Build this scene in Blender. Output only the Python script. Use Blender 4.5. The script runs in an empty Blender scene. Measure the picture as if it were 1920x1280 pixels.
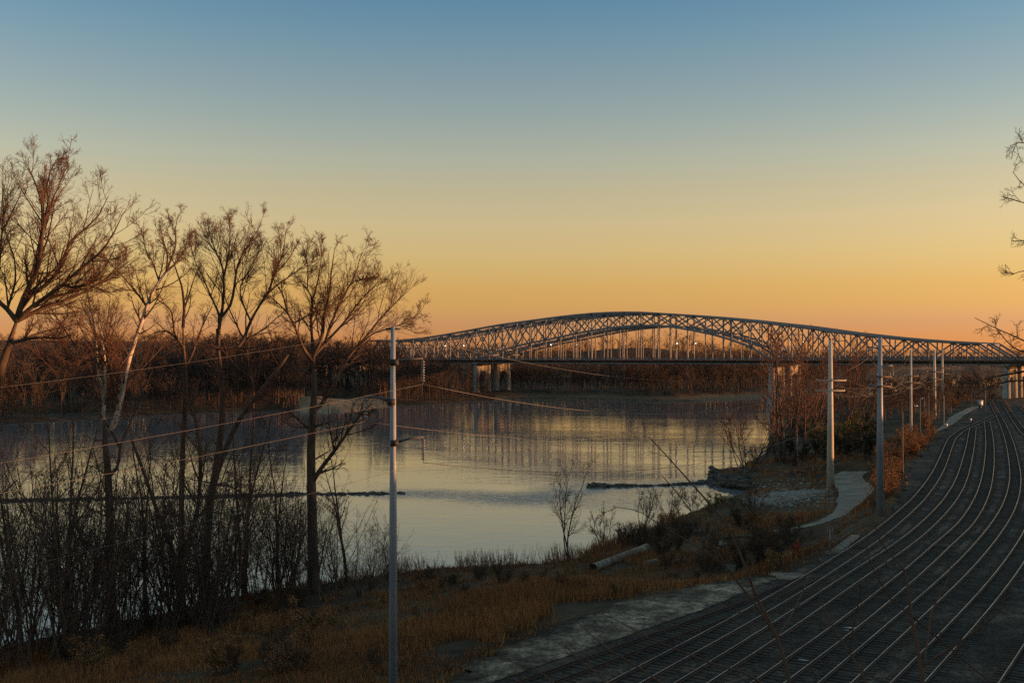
import bpy, bmesh, math, random
import numpy as np
from mathutils import Vector, Matrix

# ------------------------------------------------------------------ camera
SC = bpy.context.scene
COL = SC.collection
FPX, HOR, EYE = 2000.0, 672.0, 24.0          # focal length in px of a 1920 px wide frame, horizon row, eye height
cam = bpy.data.cameras.new("camera"); CAM = bpy.data.objects.new("camera", cam); COL.objects.link(CAM)
cam.sensor_width = 36.0; cam.lens = 36.0 * FPX / 1920.0
cam.shift_y = (HOR - 640.0) / 1920.0
cam.clip_start = 0.1; cam.clip_end = 30000.0
CAM.location = (0, 0, EYE); CAM.rotation_euler = (math.pi / 2, 0, 0)
SC.camera = CAM
SC.render.resolution_x, SC.render.resolution_y = 1024, 682

# ------------------------------------------------------------------ sky, sun, exposure
SUN_AZ, SUN_EL = 90.0, 2.2                    # degrees right of the view axis, above the horizon
world = bpy.data.worlds.new("World"); SC.world = world; world.use_nodes = True
wn = world.node_tree; wl = wn.links
sky = wn.nodes.new('ShaderNodeTexSky'); sky.sky_type = 'NISHITA'; sky.sun_disc = False
sky.sun_elevation = math.radians(4.0); sky.sun_rotation = math.radians(SUN_AZ)
sky.air_density = 1.0; sky.dust_density = 0.35; sky.ozone_density = 2.0
wgeo = wn.nodes.new('ShaderNodeTexCoord'); wsep = wn.nodes.new('ShaderNodeSeparateXYZ')
wl.new(wgeo.outputs['Generated'], wsep.inputs[0])
wmr = wn.nodes.new('ShaderNodeMapRange'); wmr.inputs[1].default_value = 0.0; wmr.inputs[2].default_value = 1.0
wl.new(wsep.outputs[2], wmr.inputs[0])
wramp = wn.nodes.new('ShaderNodeValToRGB'); wl.new(wmr.outputs[0], wramp.inputs[0])
# dusk colour by elevation (sin of elevation, factor on the Nishita sky): the warm band over the horizon, blue above
SKYF = [(0.0, (0.919, 0.535, 0.584)), (0.032, (0.919, 0.535, 0.584)), (0.0484, (1.089, 0.609, 0.39)), (0.0659, (1.241, 0.661, 0.345)), (0.0956, (1.466, 0.813, 0.444)), (0.125, (1.629, 0.911, 0.54)), (0.1541, (1.633, 0.946, 0.582)), (0.1829, (1.526, 0.992, 0.683)), (0.2181, (1.304, 0.954, 0.742)), (0.2525, (1.101, 0.912, 0.791)), (0.286, (0.878, 0.873, 0.827)), (0.3176, (0.671, 0.815, 0.85)), (0.42, (0.85, 0.95, 0.93)), (0.6, (1.25, 1.2, 1.0)), (1.0, (1.9, 1.65, 1.25))]
while len(wramp.color_ramp.elements) < len(SKYF): wramp.color_ramp.elements.new(0.5)
for e, (p, c) in zip(wramp.color_ramp.elements, SKYF): e.position = p; e.color = (*c, 1)
wmul = wn.nodes.new('ShaderNodeMix'); wmul.data_type = 'RGBA'; wmul.blend_type = 'MULTIPLY'; wmul.inputs[0].default_value = 1.0
wl.new(sky.outputs[0], wmul.inputs[6]); wl.new(wramp.outputs[0], wmul.inputs[7])
bg = wn.nodes['Background']; bg.inputs[1].default_value = 0.12
wl.new(wmul.outputs[2], bg.inputs[0])
sun = bpy.data.lights.new("sun", 'SUN'); SUN = bpy.data.objects.new("sun", sun); COL.objects.link(SUN)
sun.energy = 3.6; sun.color = (1.0, 0.44, 0.17); sun.angle = math.radians(0.6)
_a, _e = math.radians(SUN_AZ), math.radians(SUN_EL)
SDIR = Vector((math.sin(_a) * math.cos(_e), math.cos(_a) * math.cos(_e), math.sin(_e)))
SUN.rotation_euler = SDIR.to_track_quat('Z', 'Y').to_euler()
vs = SC.view_settings; vs.view_transform = 'Standard'; vs.look = 'None'; vs.gamma = 1.0; vs.use_curve_mapping = False
vs.exposure = 1.35
SC.cycles.use_denoising = False
SC.cycles.sample_clamp_indirect = 4.0; SC.cycles.max_bounces = 6; SC.cycles.diffuse_bounces = 3; SC.cycles.glossy_bounces = 4
SC.cycles.caustics_reflective = False; SC.cycles.caustics_refractive = False

# ------------------------------------------------------------------ helpers
rng = np.random.default_rng(7)
random.seed(7)

def tag(o, label=None, cat=None, group=None, kind=None):
    if label: o['label'] = label
    if cat: o['category'] = cat
    if group: o['group'] = group
    if kind: o['kind'] = kind
    return o

def empty(name, loc=(0, 0, 0), rz=0.0):
    o = bpy.data.objects.new(name, None); COL.objects.link(o)
    o.location = loc; o.rotation_euler = (0, 0, rz); o.empty_display_size = 0.3
    return o

def mesh_np(name, v, quads=None, tris=None, smooth=False):
    me = bpy.data.meshes.new(name)
    v = np.asarray(v, np.float32).reshape(-1, 3)
    parts, starts, n = [], [], 0
    if quads is not None and len(quads):
        q = np.asarray(quads, np.int32).reshape(-1, 4); parts.append(q.ravel()); starts.append(np.arange(len(q)) * 4); n = len(q) * 4
    if tris is not None and len(tris):
        t = np.asarray(tris, np.int32).reshape(-1, 3); parts.append(t.ravel()); starts.append(n + np.arange(len(t)) * 3)
    loops = np.concatenate(parts); st = np.concatenate(starts).astype(np.int32)
    me.vertices.add(len(v)); me.vertices.foreach_set('co', v.ravel())
    me.loops.add(len(loops)); me.loops.foreach_set('vertex_index', loops.astype(np.int32))
    me.polygons.add(len(st)); me.polygons.foreach_set('loop_start', st)
    if smooth: me.polygons.foreach_set('use_smooth', np.ones(len(st), bool))
    me.update(calc_edges=True)
    return me

def obj(name, me, mat=None, parent=None, loc=None):
    o = bpy.data.objects.new(name, me); COL.objects.link(o)
    if mat is not None and len(me.materials) == 0: me.materials.append(mat)
    if parent is not None: o.parent = parent
    if loc is not None: o.location = loc
    return o

class MB:
    """collects boxes, tubes and sheets into one mesh"""
    def __init__(s): s.v = []; s.q = []; s.t = []; s.n = 0
    def add(s, v, q=None, t=None):
        v = np.asarray(v, float).reshape(-1, 3)
        if q is not None and len(q): s.q.append(np.asarray(q, int).reshape(-1, 4) + s.n)
        if t is not None and len(t): s.t.append(np.asarray(t, int).reshape(-1, 3) + s.n)
        s.v.append(v); s.n += len(v); return s
    def box(s, c, d, rz=0.0):
        x, y, z = np.array(d) / 2.0
        p = np.array([[-x, -y, -z], [x, -y, -z], [x, y, -z], [-x, y, -z], [-x, -y, z], [x, -y, z], [x, y, z], [-x, y, z]])
        if rz: p = p @ np.array([[math.cos(rz), math.sin(rz), 0], [-math.sin(rz), math.cos(rz), 0], [0, 0, 1]])
        return s.add(p + np.array(c), [[0, 3, 2, 1], [4, 5, 6, 7], [0, 1, 5, 4], [1, 2, 6, 5], [2, 3, 7, 6], [3, 0, 4, 7]])
    def beam(s, a, b, w, h):
        a = Vector(a); b = Vector(b); d = b - a; L = d.length; d.normalize()
        up = Vector((0, 0, 1)) if abs(d.z) < 0.95 else Vector((0, 1, 0))
        x = d.cross(up).normalized(); y = x.cross(d)
        p = []
        for e in (a, b):
            for i, j in ((-1, -1), (1, -1), (1, 1), (-1, 1)): p.append(e + x * (w / 2 * i) + y * (h / 2 * j))
        return s.add([tuple(q) for q in p], [[0, 3, 2, 1], [4, 5, 6, 7], [0, 1, 5, 4], [1, 2, 6, 5], [2, 3, 7, 6], [3, 0, 4, 7]])
    def tube(s, pts, rad, k=8, caps=True):
        P = np.asarray(pts, float)[None]; R = np.asarray(rad, float) * np.ones(P.shape[1]); v, q = tubes(P, R[None], k)
        n = P.shape[1]
        t = []
        if caps:
            for i in range(1, k - 1): t.append([0, i + 1, i]); t.append([(n - 1) * k, (n - 1) * k + i, (n - 1) * k + i + 1])
        return s.add(v, q, t)
    def lathe(s, prof, c=(0, 0, 0), k=10):
        v = []; q = []
        for r, z in prof:
            for i in range(k):
                a = 2 * math.pi * i / k; v.append((c[0] + r * math.cos(a), c[1] + r * math.sin(a), c[2] + z))
        for j in range(len(prof) - 1):
            for i in range(k): q.append([j * k + i, j * k + (i + 1) % k, (j + 1) * k + (i + 1) % k, (j + 1) * k + i])
        return s.add(v, q)
    def mesh(s, name, smooth=False):
        return mesh_np(name, np.concatenate(s.v), np.concatenate(s.q) if s.q else None, np.concatenate(s.t) if s.t else None, smooth)
    def build(s, name, mat, parent=None, smooth=False, loc=None):
        return obj(name, s.mesh(name, smooth), mat, parent, loc)

def tubes(P, R, k):
    """P (B,n,3), R (B,n) -> verts and quads of B tapered k-sided tubes"""
    B, n, _ = P.shape
    T = np.gradient(P, axis=1); T /= np.linalg.norm(T, axis=2, keepdims=True) + 1e-9
    ref = np.where(np.abs(T[:, :1, 2:3]) < 0.9, np.array([0, 0, 1.0]), np.array([1.0, 0, 0]))
    ref = np.broadcast_to(ref, T.shape)
    X = np.cross(T, ref); X /= np.linalg.norm(X, axis=2, keepdims=True) + 1e-9
    Y = np.cross(T, X)
    a = np.arange(k) * 2 * math.pi / k
    ring = np.cos(a)[None, None, :, None] * X[:, :, None] + np.sin(a)[None, None, :, None] * Y[:, :, None]
    V = P[:, :, None] + ring * R[:, :, None, None]
    b = np.arange(B)[:, None, None] * n * k; i = np.arange(n - 1)[None, :, None] * k; j = np.arange(k)[None, None, :]
    j2 = (j + 1) % k
    Q = np.stack([b + i + j, b + i + j2, b + i + k + j2, b + i + k + j], -1)
    return V.reshape(-1, 3), Q.reshape(-1, 4)

def interp_poly(pts, n):
    """smooth resample of a polyline to n points"""
    p = np.asarray(pts, float)
    d = np.r_[0, np.cumsum(np.linalg.norm(np.diff(p, axis=0), axis=1))]
    m = max(n * 4, 40); u = np.linspace(0, d[-1], m)
    q = np.stack([np.interp(u, d, p[:, i]) for i in range(p.shape[1])], 1)
    w = max(1, m // (len(p) * 4))
    for _ in range(3):
        pad = np.concatenate([2 * q[:1] - q[w:0:-1], q, 2 * q[-1:] - q[-2:-w - 2:-1]])
        c = np.cumsum(np.concatenate([np.zeros((1, p.shape[1])), pad]), 0)
        q = (c[2 * w + 1:] - c[:-2 * w - 1]) / (2 * w + 1)
    return q[np.linspace(0, m - 1, n).round().astype(int)]

# ---- materials
def _nt(name):
    m = bpy.data.materials.new(name); m.use_nodes = True
    return m, m.node_tree, m.node_tree.nodes['Principled BSDF']

def noise_mat(name, cols, scale=3.0, rough=0.9, bump=0.0, bscale=None, metallic=0.0, spec=0.3, detail=6.0, coords='Object', island=0.0, stretch=None, two_sided=False):
    m, nt, b = _nt(name)
    tc = nt.nodes.new('ShaderNodeTexCoord'); nz = nt.nodes.new('ShaderNodeTexNoise')
    nz.inputs['Scale'].default_value = scale; nz.inputs['Detail'].default_value = detail
    src = tc.outputs[coords]
    if coords == 'World':
        pass
    if stretch:
        mp = nt.nodes.new('ShaderNodeMapping'); mp.inputs['Scale'].default_value = stretch
        nt.links.new(src, mp.inputs[0]); src = mp.outputs[0]
    nt.links.new(src, nz.inputs['Vector'])
    fac = nz.outputs[0]
    if island > 0:
        g = nt.nodes.new('ShaderNodeNewGeometry'); mx = nt.nodes.new('ShaderNodeMix'); mx.inputs[0].default_value = island
        nt.links.new(fac, mx.inputs[2]); nt.links.new(g.outputs['Random Per Island'], mx.inputs[3]); fac = mx.outputs[0]
    r = nt.nodes.new('ShaderNodeValToRGB'); nt.links.new(fac, r.inputs[0])
    n = len(cols)
    while len(r.color_ramp.elements) < n: r.color_ramp.elements.new(0.5)
    lo, hi = (0.3, 0.7) if island == 0 else (0.1, 0.9)
    for i, (e, c) in enumerate(zip(r.color_ramp.elements, cols)): e.position = lo + (hi - lo) * i / max(1, n - 1); e.color = (*c, 1)
    nt.links.new(r.outputs[0], b.inputs['Base Color'])
    b.inputs['Roughness'].default_value = rough; b.inputs['Metallic'].default_value = metallic
    b.inputs['Specular IOR Level'].default_value = spec
    if bump > 0:
        n2 = nt.nodes.new('ShaderNodeTexNoise'); n2.inputs['Scale'].default_value = bscale or scale * 6; n2.inputs['Detail'].default_value = 5
        nt.links.new(src, n2.inputs['Vector'])
        bp = nt.nodes.new('ShaderNodeBump'); bp.inputs['Strength'].default_value = bump; bp.inputs['Distance'].default_value = 0.05
        nt.links.new(n2.outputs[0], bp.inputs['Height']); nt.links.new(bp.outputs[0], b.inputs['Normal'])
    return m

M = {}
M['bark'] = noise_mat('dark_bark', [(0.04, 0.028, 0.022), (0.12, 0.08, 0.055)], 2.0, 0.95, 0.6, 9.0, stretch=(1, 1, 0.25))
M['palebark'] = noise_mat('pale_bark', [(0.14, 0.105, 0.08), (0.38, 0.33, 0.27), (0.56, 0.50, 0.43)], 1.6, 0.85, 0.3, 8.0, stretch=(1, 1, 0.4))
M['driftwood'] = noise_mat('driftwood_grey', [(0.06, 0.045, 0.032), (0.16, 0.125, 0.09)], 1.5, 0.95, 0.4, 8.0)
M['twig'] = noise_mat('twig', [(0.06, 0.032, 0.024), (0.17, 0.085, 0.05)], 0.6, 0.9, island=0.5)
M['sapling'] = noise_mat('sapling_bark', [(0.045, 0.032, 0.025), (0.13, 0.085, 0.06)], 0.8, 0.95, island=0.4)
M['farwood'] = noise_mat('far_wood', [(0.03, 0.024, 0.02), (0.058, 0.041, 0.032), (0.11, 0.068, 0.046)], 0.02, 0.95, island=0.45)
M['dryleaf'] = noise_mat('dry_leaf', [(0.08, 0.038, 0.016), (0.24, 0.105, 0.034), (0.32, 0.17, 0.06)], 0.5, 0.85, island=0.7)
M['darkleaf'] = noise_mat('dark_dead_leaf', [(0.022, 0.014, 0.009), (0.06, 0.035, 0.018), (0.11, 0.06, 0.026)], 0.5, 0.9, island=0.7)
M['greenleaf'] = noise_mat('olive_leaf', [(0.03, 0.035, 0.01), (0.10, 0.095, 0.022), (0.16, 0.12, 0.03)], 0.5, 0.8, island=0.7)
M['cedarleaf'] = noise_mat('cedar_leaf', [(0.012, 0.017, 0.01), (0.035, 0.04, 0.02)], 0.5, 0.9, island=0.7)
M['grass'] = noise_mat('dry_grass', [(0.06, 0.026, 0.014), (0.28, 0.105, 0.032), (0.52, 0.255, 0.085)], 0.09, 0.9, island=0.5)
M['weed'] = noise_mat('rust_weed', [(0.07, 0.028, 0.016), (0.24, 0.09, 0.04), (0.32, 0.15, 0.07)], 0.1, 0.9, island=0.5)
M['steel'] = noise_mat('bridge_steel', [(0.12, 0.125, 0.13), (0.21, 0.21, 0.21)], 0.15, 0.6, spec=0.4)
M['steel2'] = noise_mat('bridge_steel_dark', [(0.06, 0.065, 0.072), (0.11, 0.115, 0.12)], 0.15, 0.65, spec=0.4)
M['concrete'] = noise_mat('pier_concrete', [(0.22, 0.20, 0.17), (0.38, 0.35, 0.30)], 0.25, 0.9, 0.3, 3.0, stretch=(1, 1, 0.3))
M['asphalt'] = noise_mat('deck_asphalt', [(0.04, 0.04, 0.04), (0.06, 0.06, 0.06)], 0.3, 0.9)
M['galv'] = noise_mat('galvanised_steel', [(0.15, 0.175, 0.205), (0.25, 0.28, 0.31)], 0.7, 0.55, 0.15, 6.0, spec=0.5, stretch=(1, 1, 0.3))
M['tanpole'] = noise_mat('weathered_tan_pole', [(0.34, 0.31, 0.26), (0.52, 0.48, 0.41)], 0.6, 0.7, 0.15, 6.0, stretch=(1, 1, 0.25))
M['woodpole'] = noise_mat('wood_pole', [(0.10, 0.07, 0.05), (0.24, 0.17, 0.12)], 1.2, 0.9, 0.4, 8.0, stretch=(1, 1, 0.15))
M['wire'] = noise_mat('wire_aluminium', [(0.10, 0.095, 0.09), (0.18, 0.17, 0.16)], 0.3, 0.6, metallic=0.2)
M['insul'] = noise_mat('insulator_glaze', [(0.10, 0.10, 0.105), (0.2, 0.2, 0.21)], 4.0, 0.25, spec=0.6)
M['rail'] = noise_mat('rail_steel', [(0.12, 0.115, 0.105), (0.36, 0.345, 0.31)], 0.25, 0.34, metallic=0.9)
M['rustrail'] = noise_mat('rusty_rail', [(0.03, 0.02, 0.016), (0.08, 0.048, 0.034)], 0.7, 0.75, metallic=0.2)
M['tie'] = noise_mat('tie_timber', [(0.04, 0.029, 0.021), (0.085, 0.061, 0.043)], 0.8, 0.95, island=0.6)
M['rock'] = noise_mat('dike_rock', [(0.03, 0.026, 0.022), (0.12, 0.10, 0.08)], 0.5, 0.95, island=0.6)
M['limestone'] = noise_mat('pale_limestone', [(0.18, 0.16, 0.13), (0.42, 0.39, 0.33)], 0.6, 0.95, island=0.6)
M['whiteconc'] = noise_mat('pale_concrete', [(0.13, 0.10, 0.072), (0.28, 0.225, 0.165)], 1.0, 0.9, 0.3, 8.0)
M['blackpaint'] = noise_mat('black_metal', [(0.02, 0.02, 0.022), (0.04, 0.04, 0.042)], 2.0, 0.6)
M['redleaf'] = noise_mat('red_leaf', [(0.30, 0.02, 0.008), (0.45, 0.05, 0.015)], 3.0, 0.7, island=0.6)
M['bird'] = noise_mat('bird_plumage', [(0.008, 0.008, 0.01), (0.02, 0.02, 0.022)], 20.0, 0.6)
M['whitepaint'] = noise_mat('white_paint', [(0.55, 0.56, 0.56), (0.7, 0.71, 0.71)], 3.0, 0.5)
def emis(name, col, s):
    m, nt, b = _nt(name); b.inputs['Base Color'].default_value = (0.8, 0.8, 0.8, 1)
    b.inputs['Emission Color'].default_value = (*col, 1); b.inputs['Emission Strength'].default_value = s; return m
M['lamp'] = emis('lit_lamp', (1.0, 0.93, 0.8), 3.0)

# ------------------------------------------------------------------ pixel row/column -> world
def W(px, py, z):
    d = (EYE - z) * FPX / (py - HOR); return np.array([(px - 960.0) / FPX * d, d])
def WD(px, py, d):
    return np.array([(px - 960.0) / FPX * d, d, EYE + (HOR - py) / FPX * d])

def sstep(x, a, b):
    t = np.clip((x - a) / (b - a), 0, 1); return t * t * (3 - 2 * t)

# ------------------------------------------------------------------ terrain
NEAR = [(-1500, 60), (-400, 50), (-140, 68)] + [tuple(W(x, y, 0)) for x, y in
        [(-200, 1262), (0, 1215), (130, 1190), (270, 1160), (420, 1125), (600, 1098), (700, 1085), (800, 1070), (900, 1066), (1000, 1062),
         (1060, 1052), (1100, 1037), (1150, 1017), (1200, 997), (1250, 977), (1300, 957), (1350, 937), (1400, 922), (1365, 916), (1330, 908),
         (1335, 893), (1390, 874), (1432, 850), (1444, 810), (1441, 780), (1452, 765), (1600, 745), (1700, 738), (1900, 737)]] + [(600, 860), (6000, 3600)]
FAR = [(6000, 4400)] + [tuple(W(x, y, 0)) for x, y in
       [(1900, 689), (1760, 690), (1700, 694), (1760, 696), (1900, 697), (1960, 701), (1900, 706), (1760, 708), (1700, 722), (1600, 735), (1500, 742),
        (1440, 745), (1300, 752), (1200, 751), (1100, 747), (1000, 746), (900, 750), (800, 757), (720, 762), (690, 769), (640, 772), (590, 771), (500, 768),
        (400, 772), (250, 780), (100, 790), (0, 795), (-300, 812)]] + [(-500, 320), (-1500, 330)]
PONDS = [[tuple(W(x, y, 0)) for x, y in [(585, 757), (640, 758), (695, 754), (692, 746), (640, 744.5), (592, 746)]],
         [tuple(W(x, y, 0)) for x, y in [(15, 787), (160, 783), (160, 774), (15, 777)]]]

def seg_dist(px, py, poly, closed=False):
    best = np.full(px.shape, 1e9)
    n = len(poly)
    for i in range(n if closed else n - 1):
        ax, ay = poly[i]; bx, by = poly[(i + 1) % n]
        dx, dy = bx - ax, by - ay
        t = np.clip(((px - ax) * dx + (py - ay) * dy) / (dx * dx + dy * dy), 0, 1)
        best = np.minimum(best, np.hypot(px - ax - t * dx, py - ay - t * dy))
    return best

def inside(px, py, poly):
    r = np.zeros(px.shape, bool); n = len(poly)
    for i in range(n):
        ax, ay = poly[i]; bx, by = poly[(i + 1) % n]
        c = (ay > py) != (by > py)
        if ay == by: continue
        r ^= c & (px < (bx - ax) * (py - ay) / (by - ay) + ax)
    return r

YL = np.array([(-40, -60), (-20, 0), (-12, 30), (-5, 50), (-3.4, 56), (-0.3, 62.6), (4.3, 71), (10.9, 77.6), (18.1, 82.3), (22, 85.4), (26.4, 92), (33.5, 103), (40, 114),
               (44.5, 124), (60, 163), (92, 230), (121, 288), (159, 366), (200, 440), (300, 560), (420, 700)])
def yard_left(y): return np.interp(y, YL[:, 1], YL[:, 0])

def vnoise(x, y, s, seed=0):
    """cheap smooth value noise"""
    x = x / s + seed * 17.3; y = y / s - seed * 9.1
    xi, yi = np.floor(x), np.floor(y); fx, fy = x - xi, y - yi
    fx = fx * fx * (3 - 2 * fx); fy = fy * fy * (3 - 2 * fy)
    def h(a, b):
        v = np.sin(a * 127.1 + b * 311.7 + seed * 74.7) * 43758.5453; return v - np.floor(v)
    return (h(xi, yi) * (1 - fx) + h(xi + 1, yi) * fx) * (1 - fy) + (h(xi, yi + 1) * (1 - fx) + h(xi + 1, yi + 1) * fx) * fy

def shore(x, y):
    dn = seg_dist(x, y, NEAR); df = seg_dist(x, y, FAR)
    wet = inside(x, y, NEAR + FAR)
    return dn, df, wet

def shade_ridge(x, y):
    """unseen bluff right of the yard, heights shaped to cast shade, low berm added"""
    e = x - (0.48 * np.maximum(y, 0) + 18)
    return 22.0 * (1 - 0.3 * sstep(y, 20, 36) * (1 - sstep(y, 58, 76))) * sstep(e, 2, 55) * (1 - sstep(y, 100, 134)) + 3.0 * sstep(e, 4, 26) * sstep(y, 90, 120) * (1 - sstep(y, 320, 380))  # crest height, its dip and the added low berm place the shade

def ground(x, y):
    x = np.asarray(x, float); y = np.asarray(y, float)
    dn, df, wet = shore(x, y)
    near = dn < df
    nz = vnoise(x, y, 9, 1) - 0.5; nz2 = vnoise(x, y, 2.7, 2) - 0.5
    # near bank
    zb = 0.9 * sstep(dn, 0, 3) + 5.7 * sstep(dn, 1, 48) + (0.5 * nz + 0.25 * nz2) * sstep(dn, 1, 8)
    e = x - yard_left(y)
    w = sstep(e, -7, -0.5)
    # hollow with the culvert left of the yard
    hol = np.exp(-(((x - 23.5) / 6.5) ** 2 + ((y - 96) / 7.0) ** 2))
    zb = zb - 3.4 * hol * (1 - sstep(e, -4.5, -1.5))
    zn = zb * (1 - w) + 6.9 * w
    r = np.hypot(x, y)
    zn = np.maximum(zn, 22.35 - 0.62 * np.maximum(r - 1.2, 0) + 0.4 * nz)
    zn = np.maximum(zn, 6.9 * w + shade_ridge(x, y))
    # far bank and hills
    zf = 1.0 * sstep(df, 0, 6) + 3.2 * sstep(df, 4, 40) + 9.0 * sstep(df, 120, 420) + 1.2 * nz * sstep(df, 6, 30)
    zf = zf + 52 * np.exp(-((y - 2600 + 0.12 * x) / 500.0) ** 2) * (1 - sstep(x, -900, 400)) * (0.86 + 0.28 * vnoise(x, y, 350, 3))
    zf = zf + 26 * np.exp(-(((x - 150) / 130.0) ** 2 + ((y - 1180) / 160.0) ** 2))
    zf = zf + 20 * np.exp(-(((x + 330) / 220.0) ** 2 + ((y - 1250) / 200.0) ** 2))
    zf = zf + 18 * sstep(y, 2600, 3300) * (0.8 + 0.4 * vnoise(x, y, 500, 5))
    z = np.where(near, zn, zf)
    dw = np.minimum(dn, df)
    z = np.where(wet, -0.25 - 2.5 * sstep(dw, 0, 10), z)
    for p in PONDS:
        pin = inside(x, y, p); pd = seg_dist(x, y, p, True)
        z = np.where(pin, -0.2 - 0.3 * sstep(pd, 0, 4), np.where(pd < 6, np.minimum(z, 0.15 + 0.05 * pd), z))
    return z

def g1(x, y): return float(ground(np.array([x]), np.array([y]))[0])

def hit(px, py, dmin=30.0, dmax=2500.0):
    d = np.geomspace(dmin, dmax, 500)
    x = (px - 960) / FPX * d; z = EYE + (HOR - py) / FPX * d
    gz = np.maximum(ground(x, d), 0.0)
    b = np.nonzero(z < gz)[0]
    if len(b) == 0: return None
    i = b[0]
    if i == 0: return np.array([x[0], d[0], gz[0]])
    a0, a1 = z[i - 1] - gz[i - 1], z[i] - gz[i]; t = a0 / (a0 - a1)
    dd = d[i - 1] + (d[i] - d[i - 1]) * t
    X = (px - 960) / FPX * dd
    return np.array([X, dd, max(0.0, g1(X, dd))])

def axis(parts):
    out = []
    for a, b, s in parts: out.append(np.arange(a, b, s))
    out.append([parts[-1][1]]); return np.concatenate(out)
GX = axis([(-14000, -4000, 900), (-4000, -1000, 100), (-1000, -420, 30), (-420, -150, 6), (-150, 150, 1.6), (150, 420, 5), (420, 1500, 30), (1500, 5000, 100), (5000, 14000, 900)])
GY = axis([(-400, -40, 30), (-40, 40, 3.2), (40, 260, 1.6), (260, 820, 5), (820, 1700, 18), (1700, 4200, 60), (4200, 16000, 800)])
XX, YY = np.meshgrid(GX, GY)
ZZ = ground(XX, YY)
ny, nx = XX.shape
idx = np.arange(nx * ny).reshape(ny, nx)
tq = np.stack([idx[:-1, :-1], idx[:-1, 1:], idx[1:, 1:], idx[1:, :-1]], -1).reshape(-1, 4)
tme = mesh_np('ground', np.stack([XX, YY, ZZ], -1), tq, smooth=True)
# ground cover kinds as attributes: bare pale gravel, sand, dead grass
dn_, df_, wet_ = shore(XX, YY)
gp = hit(1490, 925); gp2 = hit(1440, 935)
pale = np.exp(-(((XX - gp[0]) / 6.5) ** 2 + ((YY - gp[1]) / 9.0) ** 2) * 1.2) + 0.9 * np.exp(-(((XX - gp2[0]) / 5.0) ** 2 + ((YY - gp2[1]) / 7.0) ** 2))
pale = np.clip(pale * 1.6 - 0.35 + 0.5 * (vnoise(XX, YY, 3, 8) - 0.5), 0, 1)
sb = [tuple(W(x, y, 0.3)) for x, y in [(590, 772), (690, 771), (698, 757), (640, 757), (588, 757)]]
sand = np.where(inside(XX, YY, sb) | (seg_dist(XX, YY, sb, True) < 8), 1.0, 0.0)
sand = np.maximum(sand, 0.55 * np.where((df_ < dn_) & ~wet_, 1 - sstep(df_, 8, 26), 0.0) * (XX > -10))
mud = np.where(wet_, 1.0, 1 - sstep(np.minimum(dn_, df_), 0.5, 4.0))
for nm, arr in (('pale', pale), ('sand', sand), ('mud', mud)):
    at = tme.attributes.new(nm, 'FLOAT', 'POINT'); at.data.foreach_set('value', arr.astype(np.float32).ravel())

def ground_mat():
    m, nt, b = _nt('earth'); L = nt.links
    tc = nt.nodes.new('ShaderNodeTexCoord')
    def noise(s, d=6):
        n = nt.nodes.new('ShaderNodeTexNoise'); n.inputs['Scale'].default_value = s; n.inputs['Detail'].default_value = d
        L.new(tc.outputs['Object'], n.inputs['Vector']); return n.outputs[0]
    def ramp(f, cs, lo=0.3, hi=0.7):
        r = nt.nodes.new('ShaderNodeValToRGB'); L.new(f, r.inputs[0])
        while len(r.color_ramp.elements) < len(cs): r.color_ramp.elements.new(0.5)
        for i, (e, c) in enumerate(zip(r.color_ramp.elements, cs)): e.position = lo + (hi - lo) * i / (len(cs) - 1); e.color = (*c, 1)
        return r.outputs[0]
    def mix(f, a, c):
        x = nt.nodes.new('ShaderNodeMix'); x.data_type = 'RGBA'; L.new(f, x.inputs[0]); L.new(a, x.inputs[6]); L.new(c, x.inputs[7]); return x.outputs[2]
    def attr(n):
        a = nt.nodes.new('ShaderNodeAttribute'); a.attribute_name = n; return a.outputs['Fac']
    c = ramp(noise(0.12), [(0.03, 0.022, 0.014), (0.085, 0.055, 0.029), (0.16, 0.10, 0.045)])
    c2 = ramp(noise(1.3, 8), [(0.35, 0.35, 0.35), (1.0, 1.0, 1.0)])
    mu = nt.nodes.new('ShaderNodeMix'); mu.data_type = 'RGBA'; mu.blend_type = 'MULTIPLY'; mu.inputs[0].default_value = 0.7
    L.new(c, mu.inputs[6]); L.new(c2, mu.inputs[7]); c = mu.outputs[2]
    c = mix(attr('mud'), c, ramp(noise(0.6), [(0.018, 0.015, 0.012), (0.04, 0.033, 0.026)]))
    c = mix(attr('pale'), c, ramp(noise(1.6, 10), [(0.10, 0.09, 0.075), (0.33, 0.30, 0.25)]))
    c = mix(attr('sand'), c, ramp(noise(0.3), [(0.22, 0.14, 0.075), (0.42, 0.275, 0.155)]))
    L.new(c, b.inputs['Base Color']); b.inputs['Roughness'].default_value = 0.95; b.inputs['Specular IOR Level'].default_value = 0.15
    bp = nt.nodes.new('ShaderNodeBump'); bp.inputs['Strength'].default_value = 0.6; bp.inputs['Distance'].default_value = 0.15
    L.new(noise(2.2, 8), bp.inputs['Height']); L.new(bp.outputs[0], b.inputs['Normal'])
    return m
GROUND = tag(obj('ground', tme, ground_mat()), 'dark river banks of bare earth and dead grass', 'ground', kind='structure')

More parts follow.
